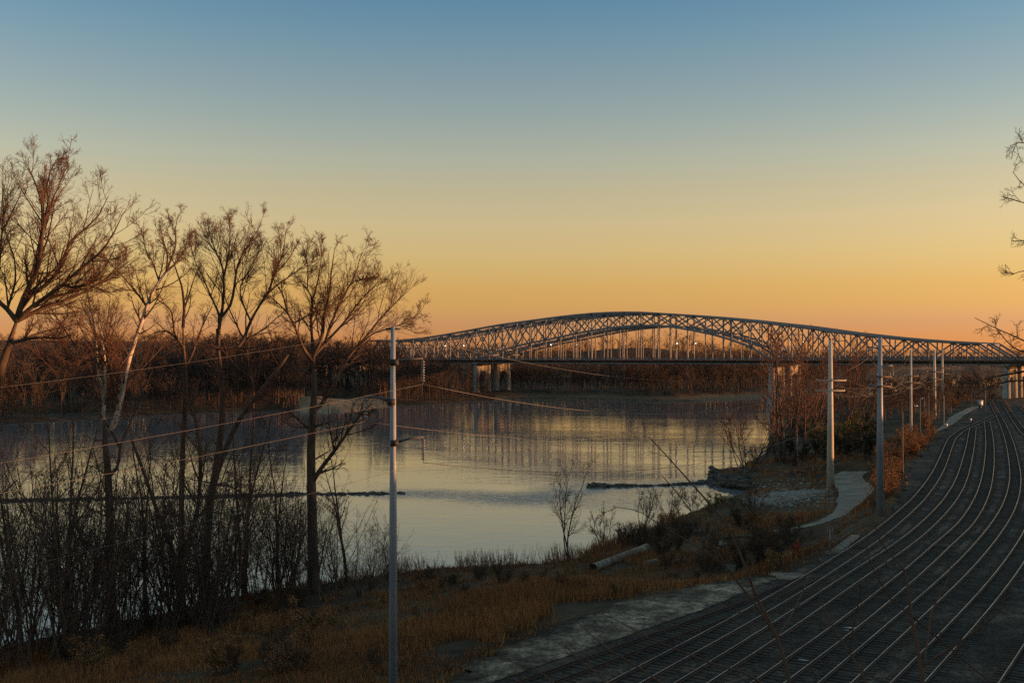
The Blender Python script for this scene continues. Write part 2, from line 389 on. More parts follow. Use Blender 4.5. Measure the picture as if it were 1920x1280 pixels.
# ------------------------------------------------------------------ water
def water_mat():
    m, nt, b = _nt('river_water'); L = nt.links
    b.inputs['Base Color'].default_value = (0.17, 0.185, 0.185, 1); b.inputs['Roughness'].default_value = 0.03
    b.inputs['IOR'].default_value = 1.85; b.inputs['Specular IOR Level'].default_value = 0.5
    tc = nt.nodes.new('ShaderNodeTexCoord')
    def noise(scale, sx, sy, d, rot=0.0, dist=0.0):
        mp = nt.nodes.new('ShaderNodeMapping'); mp.inputs['Scale'].default_value = (sx, sy, 1); mp.inputs['Rotation'].default_value = (0, 0, rot)
        n = nt.nodes.new('ShaderNodeTexNoise'); n.inputs['Scale'].default_value = scale; n.inputs['Detail'].default_value = d; n.inputs['Distortion'].default_value = dist
        L.new(tc.outputs['Object'], mp.inputs[0]); L.new(mp.outputs[0], n.inputs['Vector']); return n.outputs[0]
    def bump(h, s, dist, prev=None):
        bp = nt.nodes.new('ShaderNodeBump'); bp.inputs['Distance'].default_value = dist
        if isinstance(s, float): bp.inputs['Strength'].default_value = s
        else: L.new(s, bp.inputs['Strength'])
        L.new(h, bp.inputs['Height'])
        if prev is not None: L.new(prev, bp.inputs['Normal'])
        return bp.outputs[0]
    # streaks of rougher water along the current
    st = noise(0.012, 1.0, 5.0, 5, math.radians(25), 0.6)
    mr = nt.nodes.new('ShaderNodeMapRange'); mr.inputs[1].default_value = 0.42; mr.inputs[2].default_value = 0.62
    mr.inputs[3].default_value = 0.22; mr.inputs[4].default_value = 0.8
    L.new(st, mr.inputs[0])
    n1 = bump(noise(0.55, 1.0, 1.6, 3, 0.2, 0.4), mr.outputs[0], 0.035)
    n2 = bump(noise(0.09, 1.0, 1.8, 4, 0.3, 0.8), 0.35, 0.10, n1)
    at = nt.nodes.new('ShaderNodeAttribute'); at.attribute_name = 'riffle'
    n3 = bump(noise(0.5, 1.0, 2.2, 5, -0.1, 1.0), at.outputs['Fac'], 0.35, n2)
    L.new(n3, b.inputs['Normal'])
    return m
wx = axis([(-14000, -1000, 1300), (-1000, -120, 40), (-120, 80, 2.0), (80, 1000, 40), (1000, 14000, 1300)])
wy = axis([(30, 140, 10), (140, 230, 1.0), (230, 1000, 35), (1000, 16000, 1500)])
WX, WY = np.meshgrid(wx, wy); ny, nx = WX.shape; idx = np.arange(nx * ny).reshape(ny, nx)
wme = mesh_np('river', np.stack([WX, WY, np.zeros_like(WX)], -1), np.stack([idx[:-1, :-1], idx[:-1, 1:], idx[1:, 1:], idx[1:, :-1]], -1).reshape(-1, 4))
DIKE_L = [(-120, 183)] + [tuple(W(x, y, 0)) for x, y in [(-60, 945), (0, 938), (200, 935), (420, 930), (560, 926), (700, 925), (752, 925)]]
DIKE_R = [tuple(W(x, y, 0)) for x, y in [(1105, 912), (1200, 911), (1300, 907), (1345, 903)]]
GAP = [DIKE_L[-1], tuple(W(860, 926, 0)), tuple(W(980, 935, 0)), tuple(W(1060, 925, 0)), DIKE_R[0]]
dd = np.minimum(seg_dist(WX, WY, GAP), seg_dist(WX, WY, DIKE_R))
rif = np.exp(-(dd / 6.0) ** 2) * (0.35 + 0.65 * vnoise(WX, WY, 7, 4)) + 0.25 * np.exp(-((WY - 178 + 0.02 * WX) / 9.0) ** 2) * np.exp(-((WX - 10) / 30.0) ** 2)
at = wme.attributes.new('riffle', 'FLOAT', 'POINT'); at.data.foreach_set('value', np.clip(rif * 0.5, 0, 1).astype(np.float32).ravel())
tag(obj('river', wme, water_mat()), 'wide calm river reflecting the dusk sky', 'river', kind='structure')

# ------------------------------------------------------------------ rail yard, gravel road, footpath
def yard_mat():
    m, nt, b = _nt('yard_ballast'); L = nt.links
    tc = nt.nodes.new('ShaderNodeTexCoord')
    def noise(s, d, st=None, rot=0):
        n = nt.nodes.new('ShaderNodeTexNoise'); n.inputs['Scale'].default_value = s; n.inputs['Detail'].default_value = d
        src = tc.outputs['Object']
        if st:
            mp = nt.nodes.new('ShaderNodeMapping'); mp.inputs['Scale'].default_value = st; mp.inputs['Rotation'].default_value = (0, 0, rot); L.new(src, mp.inputs[0]); src = mp.outputs[0]
        L.new(src, n.inputs['Vector']); return n.outputs[0]
    def ramp(f, cs, lo, hi):
        r = nt.nodes.new('ShaderNodeValToRGB'); L.new(f, r.inputs[0])
        while len(r.color_ramp.elements) < len(cs): r.color_ramp.elements.new(0.5)
        for i, (e, c) in enumerate(zip(r.color_ramp.elements, cs)): e.position = lo + (hi - lo) * i / (len(cs) - 1); e.color = (*c, 1)
        return r.outputs[0]
    c = ramp(noise(0.22, 7), [(0.02, 0.014, 0.010), (0.066, 0.046, 0.032), (0.15, 0.102, 0.067)], 0.34, 0.70)
    d = ramp(noise(5.0, 8), [(0.4, 0.4, 0.4), (1.2, 1.2, 1.2)], 0.3, 0.7)
    mu = nt.nodes.new('ShaderNodeMix'); mu.data_type = 'RGBA'; mu.blend_type = 'MULTIPLY'; mu.inputs[0].default_value = 0.8
    L.new(c, mu.inputs[6]); L.new(d, mu.inputs[7]); L.new(mu.outputs[2], b.inputs['Base Color'])
    b.inputs['Roughness'].default_value = 0.9; b.inputs['Specular IOR Level'].default_value = 0.2
    bp = nt.nodes.new('ShaderNodeBump'); bp.inputs['Strength'].default_value = 0.8; bp.inputs['Distance'].default_value = 0.08
    L.new(noise(6.0, 6), bp.inputs['Height']); L.new(bp.outputs[0], b.inputs['Normal'])
    return m
def strip(name, ys, xl, xr, z, mat, nu=10, jag=0.0):
    ys = np.asarray(ys, float); u = np.linspace(0, 1, nu)
    a = xl(ys); bb = xr(ys)
    if jag: a = a + jag * (vnoise(ys, ys * 0 + 3.3, 2.3, 11) - 0.5) * 2 + jag * 0.6 * (vnoise(ys, ys * 0 + 1.3, 0.8, 12) - 0.5) * 2
    X = a[:, None] * (1 - u) + bb[:, None] * u; Y = np.repeat(ys[:, None], nu, 1)
    Z = z(X, Y) if callable(z) else np.full_like(X, z)
    i = np.arange(X.size).reshape(X.shape)
    me = mesh_np(name, np.stack([X, Y, Z], -1), np.stack([i[:-1, :-1], i[:-1, 1:], i[1:, 1:], i[1:, :-1]], -1).reshape(-1, 4), smooth=True)
    at = me.attributes.new('edge', 'FLOAT', 'POINT'); at.data.foreach_set('value', np.minimum(X - a[:, None], (bb[:, None] - X) * 2 + 1.0).astype(np.float32).ravel())
    return obj(name, me, mat)
YZ = 7.0
def grain(m, s1=1.1, s2=4.5, lo=0.45, hi=1.45):
    nt = m.node_tree; L = nt.links; b = nt.nodes['Principled BSDF']; src = b.inputs['Base Color'].links[0].from_socket; tc = nt.nodes.new('ShaderNodeTexCoord')
    for sc in (s1, s2):
        nz = nt.nodes.new('ShaderNodeTexNoise'); nz.inputs['Scale'].default_value = sc; nz.inputs['Detail'].default_value = 4; L.new(tc.outputs['Object'], nz.inputs['Vector'])
        mr = nt.nodes.new('ShaderNodeMapRange'); mr.inputs[1].default_value = 0.35; mr.inputs[2].default_value = 0.65; mr.inputs[3].default_value = lo; mr.inputs[4].default_value = hi; L.new(nz.outputs[0], mr.inputs[0])
        mx = nt.nodes.new('ShaderNodeMix'); mx.data_type = 'RGBA'; mx.blend_type = 'MULTIPLY'; mx.inputs[0].default_value = 1.0; L.new(src, mx.inputs[6]); L.new(mr.outputs[0], mx.inputs[7]); src = mx.outputs[2]
    L.new(src, b.inputs['Base Color'])
YM = yard_mat()
ydd = np.concatenate([np.arange(20, 150, 0.6), np.arange(150, 440, 2.5)])
tag(strip('rail_yard', ydd, lambda y: yard_left(y) + 0.4, lambda y: 0.48 * np.maximum(y, 0) + 22, YZ, YM, 24, 0.9), 'dark ballasted ground of the railway yard', 'yard', kind='structure')

grain(YM, 0.9, 3.6, 0.5, 1.4)
def c6(p): return [(1560 + x / 4.742, 740 + y / 4.742) for x, y in p]
def c8(p): return [(1360 + x / 3.4286, 960 + y / 3.4286) for x, y in p]
def c7(p): return [(840 + x / 3.4286, 1000 + y / 3.4286) for x, y in p]
def rails_to_center(l, r):
    A = np.array([W(x, y, YZ) for x, y in l]); B = np.array([W(x, y, YZ) for x, y in r])
    A = A[np.argsort(A[:, 1])]; B = B[np.argsort(B[:, 1])]
    d0, d1 = max(A[0, 1], B[0, 1]), min(A[-1, 1], B[-1, 1])
    d = np.geomspace(d0, d1, 16)
    x = (np.interp(d, A[:, 1], A[:, 0]) + np.interp(d, B[:, 1], B[:, 0])) / 2
    return np.stack([x, d], 1)
tA = rails_to_center(c6([(310, 1280), (560, 1080), (700, 960), (840, 790), (920, 660), (980, 510), (1020, 420), (1070, 350), (1130, 315), (1230, 280), (1340, 235), (1450, 180)])
                     + c8([(780, 260), (560, 400), (400, 500), (250, 590)]) + c7([(1700, 630), (1380, 790), (1070, 960)]),
                     c6([(450, 1280), (640, 1110), (750, 1010), (870, 880), (960, 740), (1020, 620), (1060, 490), (1090, 390), (1130, 345), (1210, 300), (1310, 255), (1400, 220), (1480, 180)])
                     + c8([(800, 310), (600, 440), (450, 550), (270, 650), (0, 810)]) + c7([(1600, 780), (1260, 960)]))
tB = rails_to_center(c6([(655, 1280), (800, 1150), (940, 1010), (1050, 880), (1130, 720), (1180, 560), (1205, 430), (1228, 300)]) + c8([(1000, 290), (780, 420), (590, 550), (370, 690), (0, 930)]) + [(1280, 1280)],
                     c6([(785, 1280), (930, 1150), (1060, 1010), (1140, 890), (1190, 770), (1240, 560), (1265, 430), (1280, 285)]) + c8([(1080, 290), (860, 440), (680, 570), (480, 720), (0, 1035)]) + [(1330, 1280)])
tC = rails_to_center(c6([(1000, 1280), (1150, 1140), (1240, 990), (1310, 850), (1350, 690), (1370, 520), (1370, 350), (1355, 240)]) + c8([(1370, 190), (1150, 400), (960, 540), (740, 720), (420, 950), (215, 1097)]),
                     c6([(1130, 1280), (1280, 1140), (1370, 970), (1415, 830), (1437, 640), (1437, 450), (1420, 320), (1400, 240)]) + c8([(1480, 190), (1270, 390), (1170, 480), (840, 760), (600, 940), (380, 1097)]))
tD = rails_to_center(c6([(1330, 1280), (1480, 1100), (1560, 930), (1590, 750), (1575, 580), (1540, 400), (1500, 280), (1470, 210), (1430, 130)]) + c8([(1500, 340), (1350, 480), (1200, 600), (880, 880), (640, 1097)]),
                     c6([(1470, 1280), (1600, 1080), (1660, 900), (1680, 720), (1650, 560), (1610, 420), (1560, 290), (1500, 190), (1450, 100)]) + c8([(1600, 360), (1310, 640), (1000, 930), (810, 1097)]))
tZ = rails_to_center(c7([(500, 960), (880, 830), (1310, 670), (1740, 510), (1920, 455)]) + c8([(190, 560), (440, 460), (540, 415)]),
                     c7([(690, 960), (920, 870), (1100, 800), (1380, 700), (1640, 610), (1870, 525)]) + c8([(190, 625), (350, 540), (600, 430)]))
def extend(c, d0, d1=None):
    v = (c[0] - c[2]) / (c[0, 1] - c[2, 1])
    pre = [c[0] + v * (d0 - c[0, 1])] if c[0, 1] > d0 else []
    post = []
    if d1 and c[-1, 1] < d1:
        v = (c[-1] - c[-3]) / (c[-1, 1] - c[-3, 1]); post = [c[-1] + v * (d1 - c[-1, 1])]
    return np.array(pre + list(c) + post)
def offset(c, k):
    t = np.gradient(c, axis=0); t /= np.linalg.norm(t, axis=1, keepdims=True); return c + np.stack([t[:, 1], -t[:, 0]], 1) * k
_E = np.array([W(*p, YZ) for p in c8([(1185, 1097), (1430, 845), (1660, 590), (1830, 380)])] + [(50.6, 103.5), (78.3, 155), (104.5, 211)] + [W(*p, YZ) for p in c6([(1707, 345), (1605, 195), (1540, 95)])])
tE = _E; tF = offset(interp_poly(_E, 40), 4.7)
TR = [('Z', extend(tZ, 36), 'rustrail', 'old rust-brown siding track beside the pale gravel road'),
      ('A', extend(tA, 34), 'rail', 'leftmost bright railway track curving past the tall steel pole'),
      ('B', extend(tB, 34), 'rail', 'second bright railway track from the river side'),
      ('C', extend(tC, 34), 'rail', 'third bright railway track from the river side, with puddles beside it'),
      ('D', extend(tD, 34, 430), 'rail', 'fourth bright railway track, running straight on under the bridge'),
      ('E', extend(tE, 34, 430), 'rail', 'fifth railway track from the river, leaving the frame midway'),
      ('F', extend(tF, 34), 'rail', 'railway track in the bottom right corner, nearest the bluff')]
TRACKS = {}
for key, c, mt, lab in TR:
    L = np.linalg.norm(np.diff(c, axis=0), axis=1).sum(); n = int(max(60, L / 1.2))
    c = interp_poly(c, n); TRACKS[key] = c
    root = empty('railway_track', (c[0, 0], c[0, 1], YZ)); tag(root, lab, 'railway track', 'tracks of the rail yard')
    o3 = np.array([c[0, 0], c[0, 1], YZ])
    for sgn in (-1, 1):
        rc = offset(c, sgn * 0.7175); t = np.gradient(rc, axis=0); t /= np.linalg.norm(t, axis=1, keepdims=True); nrm = np.stack([t[:, 1], -t[:, 0]], 1)
        prof = [(-0.07, 0.0), (-0.06, 0.02), (-0.012, 0.05), (-0.012, 0.12), (-0.033, 0.135), (-0.030, 0.172), (0.030, 0.172), (0.033, 0.135), (0.012, 0.12), (0.012, 0.05), (0.06, 0.02), (0.07, 0.0)]
        k = len(prof)
        V = np.stack([np.concatenate([rc + nrm * a, np.full((n, 1), YZ + 0.035 + h)], 1) for a, h in prof], 1) - o3
        i = np.arange(n - 1)[:, None] * k; j = np.arange(k)[None]; j2 = (j + 1) % k
        rme = mesh_np('rail', V, np.stack([i + j, i + k + j, i + k + j2, i + j2], -1).reshape(-1, 4))
        rme.materials.append(M[mt]); rme.materials.append(M['rustrail']); jj = np.tile(np.arange(k), n - 1); rme.polygons.foreach_set('material_index', np.where(jj == 5, 0, 1).astype(np.int32))
        obj('rail', rme, None, root)
    d = np.r_[0, np.cumsum(np.linalg.norm(np.diff(c, axis=0), axis=1))]
    u = np.arange(0.3, d[-1], 0.58); r_ = np.random.default_rng(len(lab))
    P = np.stack([np.interp(u, d, c[:, 0]), np.interp(u, d, c[:, 1])], 1); t = np.gradient(P, axis=0); t /= np.linalg.norm(t, axis=1, keepdims=True)
    mb = MB(); m = len(u); nr = np.stack([t[:, 1], -t[:, 0]], 1); hl = 1.28 + r_.uniform(-.06, .06, m); dz = r_.uniform(-.02, .015, m)
    V = []
    for zz in (-0.12, 0.035):
        for a, b_ in ((-1, -1), (1, -1), (1, 1), (-1, 1)):
            V.append(np.concatenate([P + nr * (hl * a)[:, None] + t * (0.115 * b_), (YZ + zz + (dz if zz > 0 else 0) + np.zeros(m))[:, None]], 1))
    V = np.stack(V, 1) - o3; bidx = np.arange(m)[:, None, None] * 8
    F = np.array([[4, 5, 6, 7], [0, 1, 5, 4], [1, 2, 6, 5], [2, 3, 7, 6], [3, 0, 4, 7]])[None]
    tag(obj('tie', mesh_np('tie', V, (bidx + F).reshape(-1, 4)), M['tie'], root), kind='stuff')

gm = noise_mat('road_gravel', [(0.09, 0.064, 0.043), (0.22, 0.157, 0.103), (0.36, 0.26, 0.172)], 0.28, 0.95, 0.7, 7.0, spec=0.15, detail=12)
def edge_blend(m):
    nt = m.node_tree; L = nt.links; b = nt.nodes['Principled BSDF']; src = b.inputs['Base Color'].links[0].from_socket
    at = nt.nodes.new('ShaderNodeAttribute'); at.attribute_name = 'edge'; tc = nt.nodes.new('ShaderNodeTexCoord'); nz = nt.nodes.new('ShaderNodeTexNoise'); nz.inputs['Scale'].default_value = 0.5; nz.inputs['Detail'].default_value = 8
    L.new(tc.outputs['Object'], nz.inputs['Vector']); ma = nt.nodes.new('ShaderNodeMath'); ma.operation = 'MULTIPLY_ADD'; ma.inputs[1].default_value = 7.0; L.new(nz.outputs[0], ma.inputs[0])
    su = nt.nodes.new('ShaderNodeMath'); su.operation = 'MULTIPLY'; su.inputs[1].default_value = -1.0; L.new(at.outputs['Fac'], su.inputs[0]); L.new(su.outputs[0], ma.inputs[2])
    mr = nt.nodes.new('ShaderNodeMapRange'); mr.inputs[1].default_value = 1.2; mr.inputs[2].default_value = 3.4; L.new(ma.outputs[0], mr.inputs[0])
    mx = nt.nodes.new('ShaderNodeMix'); mx.data_type = 'RGBA'; L.new(mr.outputs[0], mx.inputs[0]); L.new(src, mx.inputs[6]); mx.inputs[7].default_value = (0.045, 0.034, 0.022, 1); L.new(mx.outputs[2], b.inputs['Base Color'])
edge_blend(gm)
grain(gm)
zc = TRACKS['Z']; zs = zc[np.argsort(zc[:, 1])]
tag(strip('gravel_road', np.arange(38, 85.2, 0.4), lambda y: yard_left(y) + 0.3, lambda y: np.interp(y, zs[:, 1], zs[:, 0]) - 2.6, YZ + 0.035, gm, 14, 1.0),
    'pale gravel service road beside the rusty siding', 'road', kind='structure')
def path_ribbon(name, pts, w, mat, label):
    P = [hit(x, y) for x, y in pts]; c = interp_poly(np.array(P)[:, :2], 70)
    t = np.gradient(c, axis=0); t /= np.linalg.norm(t, axis=1, keepdims=True); nr = np.stack([t[:, 1], -t[:, 0]], 1)
    u = np.linspace(-0.5, 0.5, 9)
    wv = w * (1 + 0.25 * (vnoise(c[:, 0], c[:, 1], 4, 3) - 0.5)) * (0.35 + 0.65 * sstep(np.linspace(0, 1, len(c)), 0.1, 0.5))
    X = c[:, None, 0] + nr[:, None, 0] * u * wv[:, None]; Y = c[:, None, 1] + nr[:, None, 1] * u * wv[:, None]
    Zg = ground(X, Y); Z = Zg * 0.3 + Zg.mean(1, keepdims=True) * 0.7; Z = np.maximum(Z, Zg) + 0.06
    i = np.arange(X.size).reshape(X.shape)
    return tag(obj(name, mesh_np(name, np.stack([X, Y, Z], -1), np.stack([i[:-1, :-1], i[:-1, 1:], i[1:, 1:], i[1:, :-1]], -1).reshape(-1, 4), smooth=True), mat), label, 'path', kind='structure')
pm = noise_mat('path_gravel', [(0.16, 0.125, 0.09), (0.32, 0.25, 0.18)], 0.5, 0.95, 0.5, 8.0, detail=9)
path_ribbon('footpath', [(1440, 996), (1500, 990), (1548, 978), (1585, 958), (1606, 938), (1606, 918), (1592, 902), (1588, 893), (1606, 884)], 5.2, pm, 'pale gravel footpath winding past the tan pole')
path_ribbon('footpath', [(1715, 826), (1752, 812), (1778, 796), (1796, 779), (1832, 762)], 3.2, pm, 'distant gravel footpath along the yard edge')

# puddles in the yard
def puddle(px, py, rx, ry, seed, lab):
    c = W(px, py, YZ + 0.02); r = np.random.default_rng(seed); k = 28; v = [(0, 0, 0)]
    for i in range(k):
        a = 2 * math.pi * i / k; f = 1 + 0.35 * math.sin(2 * a + seed) + 0.2 * math.sin(5 * a + seed * 2) + r.uniform(-.08, .08)
        v.append((rx * f * math.cos(a), ry * f * math.sin(a), 0))
    o = obj('puddle', mesh_np('puddle', v, None, [[0, i + 1, (i + 1) % k + 1] for i in range(k)]), PUD, None, (c[0], c[1], YZ + 0.02))
    tag(o, lab, 'puddle', kind='structure')
m_, nt_, b_ = _nt('puddle_water'); b_.inputs['Base Color'].default_value = (0.03, 0.03, 0.03, 1); b_.inputs['Roughness'].default_value = 0.02; b_.inputs['Specular IOR Level'].default_value = 0.9; PUD = m_
puddle(1592, 1176, 0.36, 0.2, 1, 'upper bright puddle between the third and fourth tracks')
puddle(1586, 1181, 0.25, 0.12, 5, 'thin bright puddle just below the upper puddle')
puddle(1510, 1236, 0.4, 0.22, 2, 'lower bright puddle beside the third track')
puddle(1497, 1243, 0.35, 0.16, 3, 'thin bright puddle just below the lower puddle')

# ------------------------------------------------------------------ the twin arch bridges
BR, BL = np.array([128.8, 530.0]), np.array([-22.3, 657.0])      # near truss over the right and the left river pier
BU = (BR - BL); SPAN = float(np.linalg.norm(BU)); BU = BU / SPAN  # along the bridge, towards the near bank
BN = np.array([-BU[1], BU[0]])                                    # across, away from the camera
YAW = math.atan2(BU[1], BU[0])
def on_bridge(px):
    k = (px - 960) / FPX       # solve BL + s BU on the ray
    s = (k * BL[1] - BL[0]) / (BU[0] - k * BU[1]); return s, BL[1] + s * BU[1]
def prof(pts):
    o = []
    for x, y in pts:
        s, d = on_bridge(x); o.append((s, (HOR - y) / FPX * d))
    return np.array(o)
TOP = prof([(755, 637), (800, 632), (840, 625.5), (880, 618.5), (900, 614.5), (940, 607.5), (1000, 599.5), (1040, 594), (1080, 589.5), (1125, 585.5), (1190, 584), (1250, 587.5), (1300, 591), (1360, 596),
            (1400, 600.5), (1450, 606), (1500, 611.5), (1550, 619.5), (1600, 625), (1650, 630.5), (1700, 635), (1750, 638.5), (1800, 641), (1850, 643), (1890, 644)])
BOT = prof([(892, 674), (920, 664), (950, 653), (985, 644.5), (1023, 637.5), (1060, 629.5), (1100, 621), (1150, 613.5), (1190, 610), (1220, 609.5), (1260, 612.5), (1285, 616.5), (1347, 629), (1381, 640), (1409, 651), (1446, 674)])
HD = 23.3                                       # roadway height
NM, PL = 18, SPAN / 18.0
S0, S1 = -10 * PL, SPAN + 10 * PL
UNIT = MB().box((0, 0, 0), (1, 1, 1)).mesh('member'); UNIT.materials.append(M['steel'])
UNITD = MB().box((0, 0, 0), (1, 1, 1)).mesh('member_dark'); UNITD.materials.append(M['steel2'])
def member(name, a, b, w, h, parent, me=UNIT):
    a = Vector(a); b = Vector(b); d = b - a
    o = bpy.data.objects.new(name, me); COL.objects.link(o); o.parent = parent
    x = d.normalized(); up = Vector((0, 0, 1)) if abs(x.z) < 0.98 else Vector((0, 1, 0))
    y = up.cross(x).normalized(); z = x.cross(y)
    R = Matrix((x, y, z)).transposed().to_4x4()
    o.matrix_local = Matrix.Translation((a + b) / 2) @ R @ Matrix.Diagonal((d.length, w, h, 1))
    return o
TW = 12.0
def ztop(s): return float(np.interp(s, TOP[:, 0], TOP[:, 1])) + EYE - 0.35
def zbot(s): return float(np.interp(s, BOT[:, 0], BOT[:, 1])) + EYE if 0 < s < SPAN else HD - 0.2
def bridge(off, label, first):
    org = BL + BN * off
    root = empty('arch_bridge', (org[0], org[1], 0.0), YAW); tag(root, label, 'bridge', 'twin road bridges over the river')
    ss = [S0 + i * PL for i in range(0, 39)]
    me2 = UNIT
    for ty in (0.0, TW):
        for i in range(len(ss) - 1):
            a, b = ss[i], ss[i + 1]
            za, zb_ = ztop(a), ztop(b)
            if i == 0: member('end_post', (a, ty, HD), (b, ty, zb_), 0.7, 0.8, root); continue
            if i == len(ss) - 2: member('end_post', (a, ty, za), (b, ty, HD), 0.7, 0.8, root); continue
            member('top_chord', (a, ty, za), (b, ty, zb_), 0.85, 1.15, root)
            if 0 <= a + .1 < SPAN:
                member('bottom_chord', (a, ty, zbot(a)), (b, ty, zbot(b)), 0.8, 1.05, root)
        for i in range(1, len(ss) - 1):
            s = ss[i]; inm = 0.5 < s < SPAN - 0.5
            zb_ = zbot(s); zt = ztop(s)
            if zt - zb_ > 1.2: member('vertical', (s, ty, zb_), (s, ty, zt), 0.5, 0.5, root)
            if inm and zb_ - HD > 1.0: member('hanger', (s, ty, HD), (s, ty, zb_), 0.42, 0.42, root)
            if i % 2 == 0:      # Warren diagonals with gusset plates
                for j in (i - 1, i + 1):
                    if 1 <= j < len(ss) - 1: member('diagonal', (s, ty, zt - 0.2), (ss[j], ty, zbot(ss[j]) + 0.2), 0.5, 0.62, root)
                member('gusset_plate', (s - 0.9, ty, zt - 0.55), (s + 0.9, ty, zt - 0.55), 0.85, 1.3, root, UNITD)
            else:
                if inm: member('gusset_plate', (s - 0.8, ty, zb_ + 0.3), (s + 0.8, ty, zb_ + 0.3), 0.8, 1.2, root, UNITD)
    for i in range(1, len(ss) - 1):
        s = ss[i]; zt = ztop(s)
        member('top_strut', (s, 0.3, zt - 0.25), (s, TW - 0.3, zt - 0.25), 0.35, 0.5, root)
        if i < len(ss) - 2: member('lateral_brace', (s, 0.3 if i % 2 else TW - 0.3, zt - 0.1), (ss[i + 1], TW - 0.3 if i % 2 else 0.3, ztop(ss[i + 1]) - 0.1), 0.28, 0.3, root)
        if 0.5 < s < SPAN - .5: member('bottom_strut', (s, 0.3, zbot(s)), (s, TW - 0.3, zbot(s)), 0.35, 0.45, root)
        if zt - zbot(s) > 8: member('sway_brace', (s, 0.3, zt - 4), (s, TW - 0.3, zt - 4), 0.28, 0.35, root)
        member('floor_beam', (s, -0.9, HD - 1.6), (s, TW + 0.9, HD - 1.6), 0.5, 1.5, root, UNITD)
    for s in (0.0, SPAN):       # arched portal frames over the river piers
        mb = MB(); zt = HD + 7.2; k = 12; pr = []
        for i in range(k + 1):
            a = math.pi * i / k; pr.append((TW / 2 - (TW / 2 - 0.9) * math.cos(a), HD + 2.6 + 3.6 * math.sin(a)))
        v = []; q = []
        for sx in (-0.3, 0.3):
            for y, z in pr: v.append((s + sx, y, z)); v.append((s + sx, y, zt))
        m_ = 2 * (k + 1)
        for i in range(k):
            a, b, c, d = 2 * i, 2 * i + 1, 2 * i + 3, 2 * i + 2
            q += [[a, b, c, d], [m_ + a, m_ + d, m_ + c, m_ + b], [a, d, m_ + d, m_ + a], [b, m_ + b, m_ + c, c]]
        MB().add(v, q).build('portal_frame', M['steel'], root)
    A0, A1 = S0 - 330, S1 + 160
    def zr(s): return HD - max(0.0, (S0 - s)) * 0.022
    segs = np.linspace(A0, S0, 12).tolist() + [S1] + np.linspace(S1, A1, 5).tolist()[1:]
    for a, b in zip(segs[:-1], segs[1:]):
        za, zb_ = zr(a), zr(b)
        for nm, y0, z0, w, h, me in (('deck_slab', TW / 2, -0.2, TW + 3.0, 0.42, UNITD), ('edge_girder', -0.6, -1.9, 0.35, 0.55, UNIT), ('edge_girder', TW + 0.6, -1.9, 0.35, 0.55, UNIT),
                                     ('kerb_beam', -1.45, 0.12, 0.3, 0.42, UNIT), ('kerb_beam', TW + 1.45, 0.12, 0.3, 0.42, UNIT),
                                     ('guard_rail', -1.4, 1.15, 0.12, 0.22, UNITD), ('guard_rail', TW + 1.4, 1.15, 0.12, 0.22, UNITD), ('guard_rail', -1.4, 0.7, 0.1, 0.16, UNITD)):
            member(nm, (a, y0, za + z0), (b, y0, zb_ + z0), w, h, root, me)
        member('stringer', (a, TW / 2, za - 1.2), (b, TW / 2, zb_ - 1.2), TW - 2.0, 0.9, root, UNITD)
    mb = MB()
    for s in np.arange(A0 + 2, A1 - 2, 2.74):
        for y in (-1.4, TW + 1.4): mb.box((s, y, zr(s) + 0.65), (0.14, 0.12, 1.0))
    tag(mb.build('guard_rail_post', M['steel2'], root), kind='stuff')
    # piers
    def pier(s, wide):
        p = None; zt = zr(s) - 2.45; base = -2.0
        wx, wy = org + BU * s + BN * TW / 2
        base = min(-1.5, g1(wx, wy) - 1.5) if True else base
        if not wide: base = g1(wx, wy) - 1.5
        # cross wall with a round-headed opening
        k = 10; ya, yb = 2.0 if wide else 1.4, TW - (2.0 if wide else 1.4); zi = zt - (4.6 if wide else 2.2); cy = (ya + yb) / 2; rr = (yb - ya) / 2 - (0.35 if wide else 0.2)
        out = [(ya, zt)] + [(ya, base)] if False else None
        pr = [(cy - rr, base)] + [(cy - rr * math.cos(math.pi * i / k), zi - rr * 0.75 + rr * 0.75 * math.sin(math.pi * i / k)) for i in range(k + 1)] + [(cy + rr, base)]
        ot = [(ya, base)] + [(ya + (yb - ya) * i / k, zt) for i in range(k + 1)] + [(yb, base)]
        t = 0.75 if wide else 0.5; v = []; q = []; n = len(pr)
        for sx in (-t, t):
            for (y1, z1), (y2, z2) in zip(pr, ot): v.append((s + sx, y1, z1)); v.append((s + sx, y2, z2))
        for i in range(n - 1):
            a, b, c, d = 2 * i, 2 * i + 1, 2 * i + 3, 2 * i + 2; m_ = 2 * n
            q += [[a, d, c, b], [m_ + a, m_ + b, m_ + c, m_ + d], [a, m_ + a, m_ + d, d], [b, c, m_ + c, m_ + b]]
        wall = MB().add(v, q).build('pier_wall', M['concrete'], root)
        for ci, y in enumerate((0.6, TW - 0.6)):
            mb = MB(); r0, r1 = (1.9, 1.55) if wide else (1.0, 0.9)
            mb.lathe([(r0 * 1.5, base), (r0 * 1.5, 3.0 if wide else base + 1.6), (r0, 3.05 if wide else base + 1.65), (r1, zt), (0.01, zt)], (s, y, 0), 8)
            mb.build('pier_column', M['concrete'], wall)
        MB().box((s, TW / 2, zt + 0.25), (3.4 if wide else 2.4, TW + 2.6, 0.9)).build('pier_cap', M['concrete'], wall)
    for s in (0.0, SPAN, S0, S1): pier(s, True)
    for s in list(np.arange(S0 - 45, A0, -45)) + [S1 + 45, S1 + 90, S1 + 135]: pier(s, False)
    return root
NEARB = bridge(0.0, 'nearer grey steel arch truss road bridge, its trusses in front', True)
FARB = bridge(19.0, 'second grey steel arch bridge standing just behind the nearer one', False)

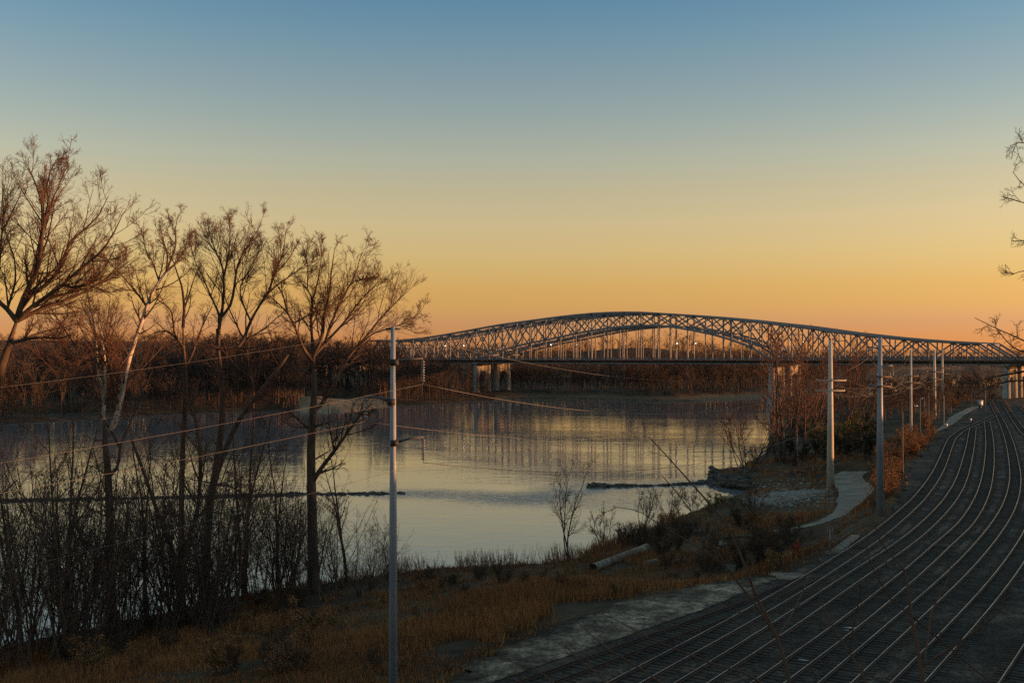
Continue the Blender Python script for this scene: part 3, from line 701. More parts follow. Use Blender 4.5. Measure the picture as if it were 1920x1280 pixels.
# lit road lamps on the bridges
def lamp_post(px, lab):
    s, d = on_bridge(px); p = BL + BU * s + BN * (TW + 4.0)
    root = empty('street_lamp', (p[0], p[1], HD), YAW); tag(root, lab, 'street lamp', 'lit lamps along the bridge deck')
    MB().tube([(0, 0, 0), (0, 0, 4.5), (0, 0, 8.6)], [0.13, 0.11, 0.08], 6).build('pole', M['steel'], root)
    la = MB().tube([(0, 0, 8.5), (0, 0.7, 9.0), (0, 1.5, 9.1)], [0.06, 0.05, 0.05], 5).build('arm', M['steel'], root)
    MB().lathe([(0.02, 0.1), (0.3, 0.02), (0.34, -0.1), (0.02, -0.22)], (0, 1.7, 9.05), 8).build('lamp_head', M['lamp'], la)
for px, lab in [(799, 'lit bridge lamp nearest the far bank, beside the foreground pole'), (834, 'second lit bridge lamp from the left'), (998, 'lit bridge lamp under the rising left arch'), (1046, 'lit bridge lamp right of the rising left arch'),
                (1237, 'left lit lamp of the pair under the arch crown'), (1272, 'right lit lamp of the pair under the arch crown'), (1477, 'lit bridge lamp beside the right pier portal')]:
    lamp_post(px, lab)

# ------------------------------------------------------------------ poles and wires
def insulator(mbp, top, n, r, step, k=8):
    for i in range(n):
        z = top[2] - 0.12 - i * step
        mbp.lathe([(0.015, 0.05), (r * 0.45, 0.03), (r, -0.03), (r * 0.9, -0.05), (0.02, -0.06)], (top[0], top[1], z), k)
    mbp.tube([(top[0], top[1], top[2]), (top[0], top[1], top[2] - step * n - 0.2)], 0.018, 5)
ATT = {}
# foreground pole
D0 = 52.0; p0 = WD(737, 612, D0); gz = g1(p0[0], p0[1])
fp = empty('transmission_pole', (p0[0], p0[1], gz)); tag(fp, 'slim grey transmission pole in the left foreground with three arms', 'pole')
H0 = p0[2] - gz
MB().tube([(0, 0, -0.5), (0, 0, H0 * 0.5), (0, 0, H0)], [0.225, 0.18, 0.115], 12).build('pole_shaft', M['galv'], fp, True)
for nm, ax, ay, tipx, tipy, n in (('a', 737, 679, 793, 672, 8), ('b', 737, 753, 686, 742, 6), ('c', 737, 830, 794, 819, 8)):
    a = WD(ax, ay, D0) - np.array([p0[0], p0[1], gz]); t = WD(tipx, tipy, D0) - np.array([p0[0], p0[1], gz])
    mid = (a * 0.45 + t * 0.55) + np.array([0, 0, 0.06])
    arm_ = MB().tube([a, mid, t], [0.085, 0.065, 0.045], 6).build('arm', M['steel2'], fp)
    sg = 1 if t[0] > 0 else -1
    MB().box((a[0] + sg * 0.08, 0, a[2]), (0.38, 0.42, 0.3)).build('arm_clamp', M['blackpaint'], fp)
    mb = MB(); insulator(mb, (t[0], t[1], t[2] - 0.03), n, 0.1, 1.02 / n * 1.0); mb.build('insulator_string', M['insul'], arm_)
    ATT['f' + nm] = np.array([p0[0] + t[0], p0[1] + t[1], gz + t[2] - 0.03 - 1.02 - 0.2])
MB().box((0, 0, H0 - 0.12), (0.7, 0.12, 0.1)).build('shield_wire_bracket', M['blackpaint'], fp)
ATT['fs'] = np.array([p0[0] - 0.3, p0[1], gz + H0 - 0.1])

def big_pole(px, ytop, d, dia_b, dia_t, mat, label, k=12):
    top = WD(px, ytop, d); gz = g1(top[0], top[1])
    root = empty('transmission_pole', (top[0], top[1], gz)); tag(root, label, 'pole', 'big tapered transmission poles along the yard')
    H = top[2] - gz
    MB().tube([(0, 0, -0.6), (0, 0, H / 2), (0, 0, H)], [dia_b / 2, (dia_b + dia_t) / 4, dia_t / 2], k).build('pole_shaft', mat, root, True)
    return root, np.array([top[0], top[1], gz]), H
P1, o1, H1 = big_pole(1650, 632, 117, 0.92, 0.42, M['galv'], 'tall blue-grey steel pole at the near edge of the yard')
P2, o2, H2 = big_pole(1557, 637, 182, 1.35, 0.62, M['tanpole'], 'thick tan pole beside the bend of the footpath')
P3, o3_, H3 = big_pole(1708, 655, 232, 0.62, 0.4, M['tanpole'], 'slender pale pole between the blue-grey pole and the far pair')
P4, o4, H4 = big_pole(1752, 657, 315, 1.15, 0.6, M['tanpole'], 'left pole of the far pair of thick tan poles')
P5, o5, H5 = big_pole(1767, 655, 375, 1.1, 0.5, M['tanpole'], 'right pole of the far pair of thick tan poles')
POLES = {'1': (P1, o1, H1, 117), '2': (P2, o2, H2, 182), '3': (P3, o3_, H3, 232), '4': (P4, o4, H4, 315), '5': (P5, o5, H5, 375)}
def crossarm(pid, py, half_l, half_r, name='crossarm', pins=True, w=0.16):
    root, o, H, d = POLES[pid]; z = EYE + (HOR - py) / FPX * d - o[2]
    ca = MB().box(((half_r - half_l) / 2, -0.35, z), (half_l + half_r, 0.14, w)).build(name, M['woodpole' if pid != '2' else 'tanpole'], root)
    out = []
    for i, x in enumerate((-half_l + 0.15, -half_l * 0.45, half_r * 0.45, half_r - 0.15)):
        if pins:
            mb = MB(); mb.lathe([(0.02, 0), (0.09, 0.05), (0.05, 0.14), (0.1, 0.18), (0.02, 0.27)], (x, -0.35, z + w / 2), 7); mb.build('pin_insulator', M['insul'], ca)
        out.append(np.array([o[0] + x, o[1] - 0.35, o[2] + z + w / 2 + 0.25]))
    return out
def davit(pid, py, length, nins=5):
    root, o, H, d = POLES[pid]; z = EYE + (HOR - py) / FPX * d - o[2]; r = 0.3
    arm_ = MB().tube([(0, 0, z), (length * 0.5, -0.1, z + 0.22), (length, -0.2, z + 0.3)], [0.12, 0.09, 0.06], 6).build('arm', M['galv'], root)
    mb = MB(); insulator(mb, (length, -0.2, z + 0.27), nins, 0.13, 0.2); mb.build('insulator_string', M['insul'], arm_)
    return np.array([o[0] + length, o[1] - 0.2, o[2] + z + 0.27 - nins * 0.2 - 0.2])
A1 = davit('1', 655, -1.3); A2 = davit('1', 690, 1.3); A3 = davit('1', 726, -1.3)
S1a = np.array([o1[0], o1[1], o1[2] + H1 - 0.05])
c1a = crossarm('1', 706, 1.1, 1.1); c1b = crossarm('1', 724, 1.2, 1.2)
c2a = crossarm('2', 713, 2.6, 2.6); c2b = crossarm('2', 732, 2.6, 2.4)
c3a = crossarm('3', 705, 1.5, 1.5); c3b = crossarm('3', 718, 1.9, 1.9)
c4a = crossarm('4', 697, 2.4, 2.0); c4b = crossarm('4', 711, 2.6, 2.2)
c5a = crossarm('5', 690, 2.2, 2.6); c5b = crossarm('5', 701, 2.2, 2.6)
def wire(a, b, sag, label, r=0.018, n=30, grp='power lines between the poles'):
    r *= 0.75
    a = np.asarray(a, float); b = np.asarray(b, float); t = np.linspace(0, 1, n)[:, None]
    P = a * (1 - t) + b * t; P[:, 2] -= (4 * sag * t * (1 - t))[:, 0]
    o = MB().tube(P - a, r, 4).build('power_line', M['wire'], None, loc=tuple(a)); tag(o, label, 'power line', grp)
wire(ATT['fs'], S1a, 3.6, 'thin top wire sagging across the bridge to the blue-grey pole', 0.012)
wire(ATT['fa'], A1, 3.4, 'highest heavy wire from the foreground pole across the river view', 0.02)
wire(ATT['fb'], A2, 3.3, 'wire from the left arm of the foreground pole to the blue-grey pole', 0.018)
wire(ATT['fc'], A3, 3.2, 'lowest wire from the foreground pole to the blue-grey pole', 0.018)
for k, px, py, d, sg, lab in (('fa', -40, 862, 36, 0.25, 'highest heavy wire running left from the foreground pole'), ('fb', -40, 922, 36, 0.2, 'middle wire running left from the foreground pole'),
                          ('fc', -40, 1072, 34, 0.2, 'lowest wire running left from the foreground pole'), ('fs', -40, 712, 38, 0.4, 'thin top wire running left from the foreground pole')):
    e = WD(px, py, d); e2 = ATT[k] + (e - ATT[k]) * 1.5
    wire(ATT[k], e2, sg, lab, 0.007 if k == 'fs' else 0.0095)
grp = 'distribution wires between the yard poles'
for i in (0, 3):
    sd = 'left' if i == 0 else 'right'
    wire(c2a[i], c3a[i], 2.4, f'{sd} upper wire from the thick tan pole to the slender pale pole', 0.018, 24, grp); wire(c2b[i], c3b[i], 2.2, f'{sd} lower wire from the thick tan pole to the slender pale pole', 0.018, 24, grp)
    wire(c3a[i], c4a[i], 2.4, f'{sd} upper wire from the slender pale pole to the far pair', 0.022, 24, grp); wire(c3b[i], c4b[i], 2.4, f'{sd} lower wire from the slender pale pole to the far pair', 0.022, 24, grp)
    wire(c1a[i], c3a[i], 2.2, f'{sd} upper wire from the blue-grey pole to the slender pale pole', 0.016, 24, grp); wire(c4a[i], c5a[i], 1.6, f'{sd} upper wire linking the far pair of poles', 0.024, 20, grp)
wire(A1, np.array([o3_[0], o3_[1], o3_[2] + H3 - 0.2]), 3.0, 'heavy wire from the blue-grey pole to the slender pole top', 0.02, 24, grp)
wire(A2, np.array([o4[0] - 1.0, o4[1], o4[2] + H4 - 3]), 4.0, 'long heavy wire from the blue-grey pole to the far pair', 0.022, 24, grp)
# small wooden poles, lamps and signal gear
def small_pole(px, ytop, ybase, r, mat, label, lamp=None, name='utility_pole'):
    p = hit(px, ybase); root = empty(name, tuple(p)); tag(root, label, 'pole' if not lamp else 'lamp post')
    H = (ybase - ytop) / FPX * p[1]
    MB().tube([(0, 0, -0.3), (0, 0, H)], [r * 1.15, r * 0.85], 8).build('pole_shaft', mat, root, True)
    if lamp:
        la = MB().tube([(0, 0, H * 0.8), (lamp * 0.5, 0, H * 0.83), (lamp, 0, H * 0.82)], 0.05, 5).build('lamp_arm', M['galv'], root)
        MB().box((lamp, 0, H * 0.82 - 0.06), (0.75, 0.3, 0.16)).build('lamp_head', M['whitepaint'], la)
    else:
        MB().lathe([(r * 0.9, 0), (r * 0.95, 0.06), (0.02, 0.12)], (0, 0, H), 8).build('pole_cap', M['blackpaint'], root)
small_pole(1692, 773, 893, 0.13, M['woodpole'], 'short weathered wood pole in the brush right of the blue-grey pole')
small_pole(1725, 746, 824, 0.13, M['woodpole'], 'wood lamp pole with a white lamp left of the far pair', -0.9, 'lamp_post')
small_pole(1741, 736, 812, 0.13, M['woodpole'], 'plain wood pole just left of the far pair')
small_pole(1733, 740, 776, 0.07, M['galv'], 'thin grey lamp post behind the wood poles', -0.9, 'lamp_post')
small_pole(1770, 742, 800, 0.07, M['tanpole'], 'thin pale pole at the right of the far pair')
small_pole(1822, 744, 788, 0.07, M['woodpole'], 'thin dark pole near the far end of the footpath')
small_pole(1848, 720, 772, 0.06, M['galv'], 'thin signal mast beside the far tracks')
def signal_box(px, ybase, lab):
    p = hit(px, ybase); r = empty('signal_cabinet', tuple(p)); tag(r, lab, 'signal cabinet')
    MB().box((0, 0, 0.55), (0.7, 0.5, 1.1)).build('plinth', M['blackpaint'], r); MB().box((0, 0, 1.9), (1.5, 0.9, 1.6)).build('cabinet_body', M['galv'], r)
    MB().box((0, 0, 2.76), (1.65, 1.05, 0.12)).build('cabinet_roof', M['whitepaint'], r); MB().box((0, -0.47, 1.9), (1.2, 0.04, 1.3)).build('cabinet_door', M['whitepaint'], r)
signal_box(1838, 766, 'pale signal cabinet near the far end of the yard')
def switch_stand(px, py, lab):
    p = W(px, py, YZ); r = empty('switch_stand', (p[0], p[1], YZ)); tag(r, lab, 'switch stand', 'track switch stands')
    MB().box((0, 0, 0.1), (0.9, 0.5, 0.2)).build('base', M['blackpaint'], r); MB().tube([(0, 0, 0.2), (0, 0, 1.1)], 0.06, 6).build('mast', M['galv'], r)
    MB().box((0, -0.03, 1.25), (0.5, 0.06, 0.5)).build('target', M['whitepaint'], r); MB().tube([(0.1, 0, 0.3), (0.7, -0.1, 0.45)], 0.035, 5).build('lever', M['blackpaint'], r)
switch_stand(1820, 795, 'white switch stand where the first tracks join'); switch_stand(1775, 806, 'white switch stand at the yard edge by the footpath')

# ------------------------------------------------------------------ bare trees
def spawn(P, R, m, t0, t1, ang, lenr, n, rr, up, jit, r_, rmin=0.006, lenmin=0.0, taper=0.3):
    """m side branches on each of the B branches (P,R)"""
    B, k, _ = P.shape
    t = r_.uniform(t0, t1, (B, m)); t = np.sort(t, 1)
    f = t * (k - 1); i = np.minimum(f.astype(int), k - 2); w = (f - i)[..., None]
    b = np.arange(B)[:, None]
    p = P[b, i] * (1 - w) + P[b, i + 1] * w
    T = P[b, i + 1] - P[b, i]; T /= np.linalg.norm(T, axis=2, keepdims=True) + 1e-9
    r0 = (R[b, i] * (1 - w[..., 0]) + R[b, i + 1] * w[..., 0]) * rr * r_.uniform(0.7, 1.15, (B, m))
    L = np.linalg.norm(np.diff(P, axis=1), axis=2).sum(1)[:, None] * lenr * (1.2 - 0.68 * t) * r_.uniform(0.55, 1.3, (B, m))
    L = np.maximum(L, lenmin)
    q = r_.normal(size=(B, m, 3)); q -= (q * T).sum(2, keepdims=True) * T; q /= np.linalg.norm(q, axis=2, keepdims=True) + 1e-9
    a = np.radians(r_.uniform(ang[0], ang[1], (B, m)))[..., None]
    d = T * np.cos(a) + q * np.sin(a)
    pts = [p]; st = (L / (n - 1))[..., None]
    for _ in range(n - 1):
        pts.append(pts[-1] + d * st)
        d = d + np.array([0, 0, up]) + r_.normal(size=d.shape) * jit; d /= np.linalg.norm(d, axis=2, keepdims=True)
    Pc = np.stack(pts, 2).reshape(B * m, n, 3)
    tp = np.linspace(1, taper, n)[None]
    Rc = np.maximum((r0.reshape(-1, 1)) * tp, rmin)
    return Pc, Rc

def batch_mesh(name, batches, mat, smooth=True):
    mb = MB()
    for P, R, k in batches:
        v, q = tubes(P, R, k); mb.add(v, q)
    me = mb.mesh(name, smooth); me.materials.append(mat); return me

def limbs_px(limbs, D, base, r_, n=14, depth=3.5):
    """main limbs traced as columns and rows of the photograph at the tree's own distance, each joined to the limb it grows from and given depth of its own"""
    Ps, Rs = [], []
    for li, (pts, r0, r1, dep) in enumerate(limbs):
        w = np.array([WD(x, y, D) for x, y in pts]); pre = None
        d0, d1 = dep if isinstance(dep, tuple) else (0.0, dep)
        if li > 0:
            A = np.concatenate(Ps) + base; sc = A[:, 1] / D
            ax, az = A[:, 0] / sc, EYE + (A[:, 2] - EYE) / sc
            k = int(np.argmin((ax - w[0, 0]) ** 2 + (az - w[0, 2]) ** 2 + 0.3 * np.maximum(0, az - w[0, 2]) ** 2)); d0 = A[k, 1] - D; d1 = d0 + (d1 if not isinstance(dep, tuple) else dep[1] - dep[0])
            j0 = np.array([ax[k], D, az[k]])
            w = np.concatenate([j0[None], w[1:] if np.hypot(*(w[0] - j0)[[0, 2]]) < 0.6 or len(w) > 3 else w])
        w = interp_poly(w, n); u = np.linspace(0, 1, n)
        off = d0 + (d1 - d0) * u ** 1.2; sc = (D + off) / D
        w2 = w.copy(); w2[:, 1] += off; w2[:, 0] *= sc; w2[:, 2] = EYE + (w[:, 2] - EYE) * sc
        Ps.append(w2 - base); Rs.append(np.linspace(r0, r1, n))
    return np.array(Ps), np.array(Rs)

def big_tree(name, label, limbs, D, seed, trunk_n, pale=(), dens=1.0, twig=None, lmin=1.0):
    r_ = np.random.default_rng(seed)
    x0, y0 = limbs[0][0][0]
    b = WD(x0, y0, D); gz = g1(b[0], b[1]); base = np.array([b[0], b[1], gz])
    limbs = list(limbs)
    P, R = limbs_px(limbs, D, base, r_)
    P[0, 0] = (0, 0, -0.4); P[0, 1, :2] *= 0.5
    R[0, -3:] *= (0.85, 0.6, 0.3); R[0, :2] *= (1.35, 1.12)
    root = empty(name, tuple(base)); tag(root, label, 'tree', 'tall bare trees on the near bank')
    dark = [i for i in range(len(limbs)) if i not in pale]
    if pale: obj('pale_limb', batch_mesh('pale_limb', [(P[list(pale)], R[list(pale)], 8)], M['palebark']), None, root)
    up = P[trunk_n:]; ur = R[trunk_n:]
    b1 = spawn(up, ur, max(3, int(12 * dens)), 0.10, 0.97, (18, 50), 0.38, 8, 0.55, 0.09, 0.06, r_, 0.02, 0.5)
    Ll = np.linalg.norm(np.diff(up, axis=1), axis=2).sum(1); kp = r_.random(len(b1[0])) < np.repeat(np.clip(Ll / 9.5, 0.3, 1), len(b1[0]) // len(up)); b1 = (b1[0][kp], b1[1][kp])
    b2 = spawn(*b1, max(3, int(6 * dens)), 0.12, 1.0, (20, 52), 0.54, 6, 0.6, 0.07, 0.07, r_, 0.014, 0.4)
    b2b = spawn(up, ur, int(7 * dens), 0.2, 1.0, (25, 60), 0.2, 6, 0.32, 0.08, 0.08, r_, 0.013, 0.8)
    kp = r_.random(len(b2b[0])) < np.repeat(np.clip(Ll / 9.5, 0.3, 1), len(b2b[0]) // len(up)); b2b = (b2b[0][kp], b2b[1][kp])
    b2 = (np.concatenate([b2[0], b2b[0]]), np.concatenate([b2[1], b2b[1]]))
    b3 = spawn(*b2, max(3, int(5 * dens)), 0.12, 1.0, (22, 55), 0.6, 4, 0.6, 0.06, 0.08, r_, 0.0085, 0.3)
    b4 = spawn(*b3, 3, 0.15, 1.0, (20, 50), 0.62, 3, 0.7, 0.06, 0.08, r_, 0.0065, 0.2)
    lo = spawn(P[:trunk_n], R[:trunk_n], 7, 0.3, 0.98, (45, 85), 0.16, 7, 0.28, -0.02, 0.13, r_, 0.02, 2.0); lo2 = spawn(*lo, 6, 0.2, 1.0, (25, 60), 0.4, 4, 0.5, 0.0, 0.14, r_, 0.01, 0.6)
    obj('trunk', batch_mesh('trunk', [(P[dark], R[dark], 8), (*b1, 5), (*lo, 5)], M['bark']), None, root)
    obj('crown', batch_mesh('crown', [(*lo2, 3), (*b2, 4), (*b3, 3), (*b4, 3)], twig or M['twig'], False), None, root)
    return root, P, R

def q1(p): return [(x / 3.0475, 240 + y / 3.0475) for x, y in p]
def q2(p): return [(260 + x / 3.5556, 380 + y / 3.5556) for x, y in p]
def q3(p): return [(x / 3.5556, 600 + y / 3.5556) for x, y in p]
def q4(p): return [(360 + x / 3.764, 600 + y / 3.764) for x, y in p]

T1 = [([(-75, 1180), (-60, 1000), (-35, 820), (0, 690), (15, 655), (31, 602)], 0.52, 0.36, 0),
      (q1([(95, 1110), (120, 1000), (165, 880), (215, 780), (235, 640), (245, 480), (240, 330), (200, 200), (155, 90)]), 0.26, 0.03, -2),
      (q1([(215, 780), (240, 560), (290, 330), (330, 250), (370, 120), (400, 80)]), 0.14, 0.025, 2),
      (q1([(240, 420), (262, 250), (290, 120), (345, 20)]), 0.08, 0.02, 0),
      (q1([(120, 1000), (190, 910), (270, 870), (330, 790), (400, 590), (470, 520), (560, 430), (620, 290)]), 0.2, 0.025, 3),
      (q1([(110, 1090), (190, 1000), (330, 900), (480, 740), (560, 680), (640, 560), (705, 400)]), 0.2, 0.025, -3),
      (q1([(120, 1110), (240, 1020), (350, 980), (480, 920), (560, 860), (650, 790), (770, 690)]), 0.18, 0.02, 4),
      (q1([(330, 880), (420, 890), (520, 850), (600, 760), (660, 620)]), 0.11, 0.02, -2),
      (q1([(90, 1190), (180, 1200), (260, 1195), (340, 1205), (400, 1180)]), 0.15, 0.04, -2),
      (q1([(100, 1180), (250, 1160), (380, 1140), (520, 1080)]), 0.1, 0.02, 3),
      (q1([(90, 1100), (40, 1020), (-20, 970), (-80, 800), (-100, 500)]), 0.2, 0.02, -2),
      (q1([(60, 1000), (90, 850), (85, 700), (40, 560), (15, 430)]), 0.1, 0.02, 3),
      (q1([(-20, 970), (0, 700), (20, 400), (10, 180)]), 0.12, 0.02, 2),
      (q1([(-10, 560), (60, 420), (110, 300), (125, 240)]), 0.08, 0.02, 2)]
T2 = [(q3([(735, 1960), (735, 1500), (730, 1280), (720, 1000), (700, 820), (692, 640)]), 0.42, 0.3, 0),
      (q3([(775, 1080), (790, 980), (800, 830), (850, 730), (900, 600), (950, 520)]), 0.17, 0.05, 2),
      (q3([(800, 830), (740, 730), (660, 620), (580, 460), (520, 360)]), 0.13, 0.03, -2),
      (q3([(690, 680), (690, 480), (650, 330), (645, 150), (620, 0)]) + q1([(500, 950), (490, 870), (480, 760)]), 0.17, 0.03, 1.5),
      (q3([(700, 640), (700, 450), (703, 280), (672, 100), (650, 0)]) + q1([(565, 1100), (570, 1000), (545, 900), (560, 800)]), 0.16, 0.03, -1),
      (q3([(745, 740), (760, 720), (800, 560), (840, 330), (880, 190), (950, 0)]) + q1([(850, 980), (900, 890), (950, 820)]), 0.27, 0.13, 1),
      (q1([(950, 820), (1010, 770), (1060, 690), (1075, 600)]), 0.12, 0.02, (1, 3)),
      (q1([(960, 820), (960, 720), (930, 640), (908, 520)]), 0.1, 0.02, (1, -1)),
      (q1([(955, 825), (1005, 680), (1000, 580), (1020, 490)]), 0.1, 0.02, (1, 0)),
      (q1([(825, 1045), (790, 950), (720, 870), (640, 780), (570, 700)]), 0.11, 0.02, (1, -2)),
      (q1([(880, 860), (870, 760), (825, 690), (820, 560)]), 0.08, 0.02, (1, 3)),
      (q3([(640, 590), (600, 300), (520, 200), (440, 80), (390, 0)]) + q1([(270, 1000), (230, 930)]), 0.14, 0.03, 2),
      (q3([(560, 260), (460, 250), (380, 285), (300, 320)]), 0.09, 0.03, (1, 3)),
      (q3([(830, 290), (810, 320), (770, 430), (735, 560)]) [::-1], 0.13, 0.06, -1)]
T3 = [([(338, 1120), (340, 960), (342, 860), (344, 797), (350, 712), (344, 656), (343, 615)], 0.3, 0.2, 0),
      (q2([(300, 860), (305, 700), (290, 560), (260, 480), (235, 400), (200, 330)]), 0.17, 0.03, 0),
      (q2([(300, 960), (240, 880), (220, 720), (160, 660), (110, 640)]), 0.13, 0.03, -3),
      (q2([(285, 980), (200, 850), (120, 860), (60, 890)]), 0.1, 0.03, 2),
      (q2([(320, 1080), (340, 1050), (380, 950), (420, 830), (490, 690)]), 0.12, 0.03, 3),
      (q2([(305, 700), (340, 600), (370, 500), (400, 430)]), 0.1, 0.02, 2),
      ([(350, 745), (372, 800), (376, 870), (372, 960), (368, 1060)][::-1], 0.22, 0.12, (1.5, 0.5))]
T4 = [([(385, 1115), (392, 940), (408, 866), (417, 786), (418, 727), (408, 653), (406, 616)], 0.42, 0.24, 0),
      ([(388, 1010), (400, 906), (424, 839), (445, 791), (472, 754), (493, 727), (514, 701), (540, 664)], 0.33, 0.17, 2.5),
      (q2([(520, 900), (535, 830), (560, 700), (570, 560), (560, 420), (500, 300), (455, 260), (370, 190)]), 0.2, 0.025, 1),
      (q2([(545, 800), (620, 680), (640, 540), (660, 400), (720, 300), (820, 140)]), 0.16, 0.025, -2),
      (q2([(570, 520), (600, 350), (610, 200), (605, 90)]), 0.11, 0.02, 2),
      (q2([(500, 300), (470, 200), (455, 110)]), 0.07, 0.02, (1, 2)),
      (q2([(520, 780), (480, 620), (420, 480), (370, 380), (345, 270)]), 0.11, 0.02, 3),
      (q2([(990, 1010), (870, 900)]) [::-1] if False else q2([(640, 1000), (680, 970), (740, 800), (800, 690), (870, 590), (960, 520), (1040, 470), (1130, 400)]), 0.2, 0.025, (2.5, 4)),
      (q2([(800, 690), (870, 590), (900, 480), (960, 350), (985, 170)]), 0.14, 0.02, (3, 1)),
      (q2([(720, 800), (680, 640), (670, 560), (720, 480), (800, 330), (870, 230)]), 0.1, 0.02, (3, 5)),
      (q2([(900, 480), (1000, 380), (1085, 225)]), 0.08, 0.02, (2, 3)),
      ([(398, 905), (430, 910), (455, 925), (475, 955)], 0.11, 0.04, -2)]
T5 = [([(588, 1098), (586, 1000), (583, 870), (583, 826), (586, 786), (590, 733), (588, 680)], 0.55, 0.33, 0),
      (q4([(880, 1100), (905, 1050), (1000, 930), (1100, 790), (1190, 660), (1265, 590)]), 0.26, 0.06, -3),
      (q4([(830, 800), (740, 690), (650, 620), (560, 580), (480, 560)]), 0.16, 0.04, 3),
      (q4([(860, 720), (930, 560), (1010, 440), (1090, 300)]), 0.16, 0.05, 2),
      (q2([(1165, 1090), (1100, 980), (1040, 820), (990, 730), (920, 660), (870, 620)]), 0.2, 0.03, -2),
      (q2([(1165, 1050), (1150, 800), (1160, 640), (1120, 560), (1060, 520)]), 0.18, 0.03, 1),
      (q2([(1190, 1040), (1225, 900), (1235, 780), (1270, 620), (1280, 500), (1300, 350), (1310, 290)]), 0.2, 0.025, -1),
      (q2([(1200, 1040), (1250, 930), (1270, 830), (1340, 680), (1400, 560), (1450, 480), (1465, 400), (1490, 330)]), 0.18, 0.025, 2),
      (q2([(1260, 940), (1370, 800), (1460, 670), (1540, 590), (1632, 490)]), 0.15, 0.02, -3),
      (q2([(1290, 1180), (1380, 1050), (1450, 960), (1530, 880), (1600, 780), (1700, 680), (1820, 565)]), 0.18, 0.02, 3),
      (q2([(1440, 970), (1560, 870), (1690, 830), (1800, 800), (1880, 730)]), 0.09, 0.02, (2, 1)),
      (q2([(1160, 640), (1200, 500), (1220, 360), (1215, 270)]), 0.1, 0.02, 0),
      (q2([(990, 730), (960, 600), (900, 520), (880, 420)]), 0.09, 0.02, (-1, -3)),
      (q2([(1040, 820), (1130, 750), (1200, 720), (1300, 690)]), 0.09, 0.02, (0, 3)),
      (q2([(1120, 560), (1130, 420), (1100, 320), (1090, 260)]), 0.07, 0.02, (1, 2)),
      (q2([(1400, 560), (1440, 520), (1500, 514), (1570, 516), (1610, 500)]), 0.06, 0.02, (1, 0.5))]
T1 = [([(x, y if y > 600 else 600 - (600 - y) * 0.88) for x, y in p], a_, b_, c_) for p, a_, b_, c_ in T1]
big_tree('bare_tree', 'tallest bare tree, rising off the left edge of the frame', T1, 80, 11, 1, dens=1.15)
big_tree('bare_tree', 'bare tree with pale smooth white limbs glowing in the low sun', T2, 96, 12, 3, pale=(3, 4, 5))
big_tree('bare_tree', 'slim dark bare tree right of the white-limbed tree', T3, 101, 13, 1, dens=0.9)
big_tree('bare_tree', 'bare tree with two trunks, one leaning far right', T4, 103, 14, 2)
_, P5t, R5t = big_tree('bare_tree', 'broad bare tree with thick straight trunk left of the foreground pole', T5, 104, 15, 1, dens=1.1)
# leaning dead trunk
dl = [([(331, 1052), (312, 1000), (295, 960), (268, 880), (247, 824)], 0.2, 0.13, -2)]
b = WD(331, 1052, 90); gz = g1(b[0], b[1]); Pd, Rd = limbs_px(dl, 90, np.array([b[0], b[1], gz]), rng)
Pd[0, 0] = (0.6, 0.3, -0.3)
o = empty('dead_trunk', (b[0], b[1], gz)); tag(o, 'leaning snapped dead trunk right of the white-limbed tree', 'tree')
obj('trunk', batch_mesh('trunk', [(Pd, Rd, 8)], M['bark']), None, o)
bb = spawn(Pd, Rd, 4, 0.4, 0.95, (40, 80), 0.07, 4, 0.3, 0.0, 0.2, rng, 0.015, 0.4); obj('stub', batch_mesh('stub', [(*bb, 4)], M['bark']), None, o)

# birds on the long twig of the broad tree
roost = P5t[-1]; bx = WD(588, 1098, 104); bbase = np.array([bx[0], bx[1], g1(bx[0], bx[1])])
bird_mb = MB()
bp = np.array([[0.0, 0, 0.10], [0.05, 0, 0.15], [0.10, 0, 0.2], [0.14, 0, 0.235], [0.17, 0, 0.25], [0.2, 0, 0.25]])
bird_mb.tube([(-0.2, 0, 0.0), (-0.1, 0, 0.06), (0, 0, 0.12), (0.07, 0, 0.2), (0.1, 0, 0.26), (0.125, 0, 0.32), (0.16, 0, 0.325), (0.21, 0, 0.31)], [0.02, 0.035, 0.075, 0.07, 0.05, 0.055, 0.035, 0.006], 7)
bird_mb.box((-0.27, 0, -0.05), (0.18, 0.06, 0.02)); bird_mb.tube([(0.0, 0.02, 0.0), (0.0, 0.02, 0.08)], 0.008, 4); bird_mb.tube([(0.0, -0.02, 0.0), (0.0, -0.02, 0.08)], 0.008, 4)
bme = bird_mb.mesh('bird', True); bme.materials.append(M['bird'])
dsc = np.linalg.norm(np.diff(roost, axis=0), axis=1); cum = np.r_[0, np.cumsum(dsc)] / dsc.sum()
for i, u in enumerate((0.36, 0.45, 0.53, 0.6, 0.67, 0.75, 0.83, 0.9)):
    p = np.array([np.interp(u, cum, roost[:, k]) for k in range(3)]) + bbase
    o = bpy.data.objects.new('bird', bme); COL.objects.link(o); o.location = (p[0], p[1], p[2] + 0.02); o.rotation_euler = (0, 0, random.uniform(-0.6, 0.6) + (math.pi if i % 3 == 0 else 0)); o.scale = (1.2,) * 3
    tag(o, 'small black bird perched on the right-hand limb of the broad tree', 'bird', 'birds perched in a row')

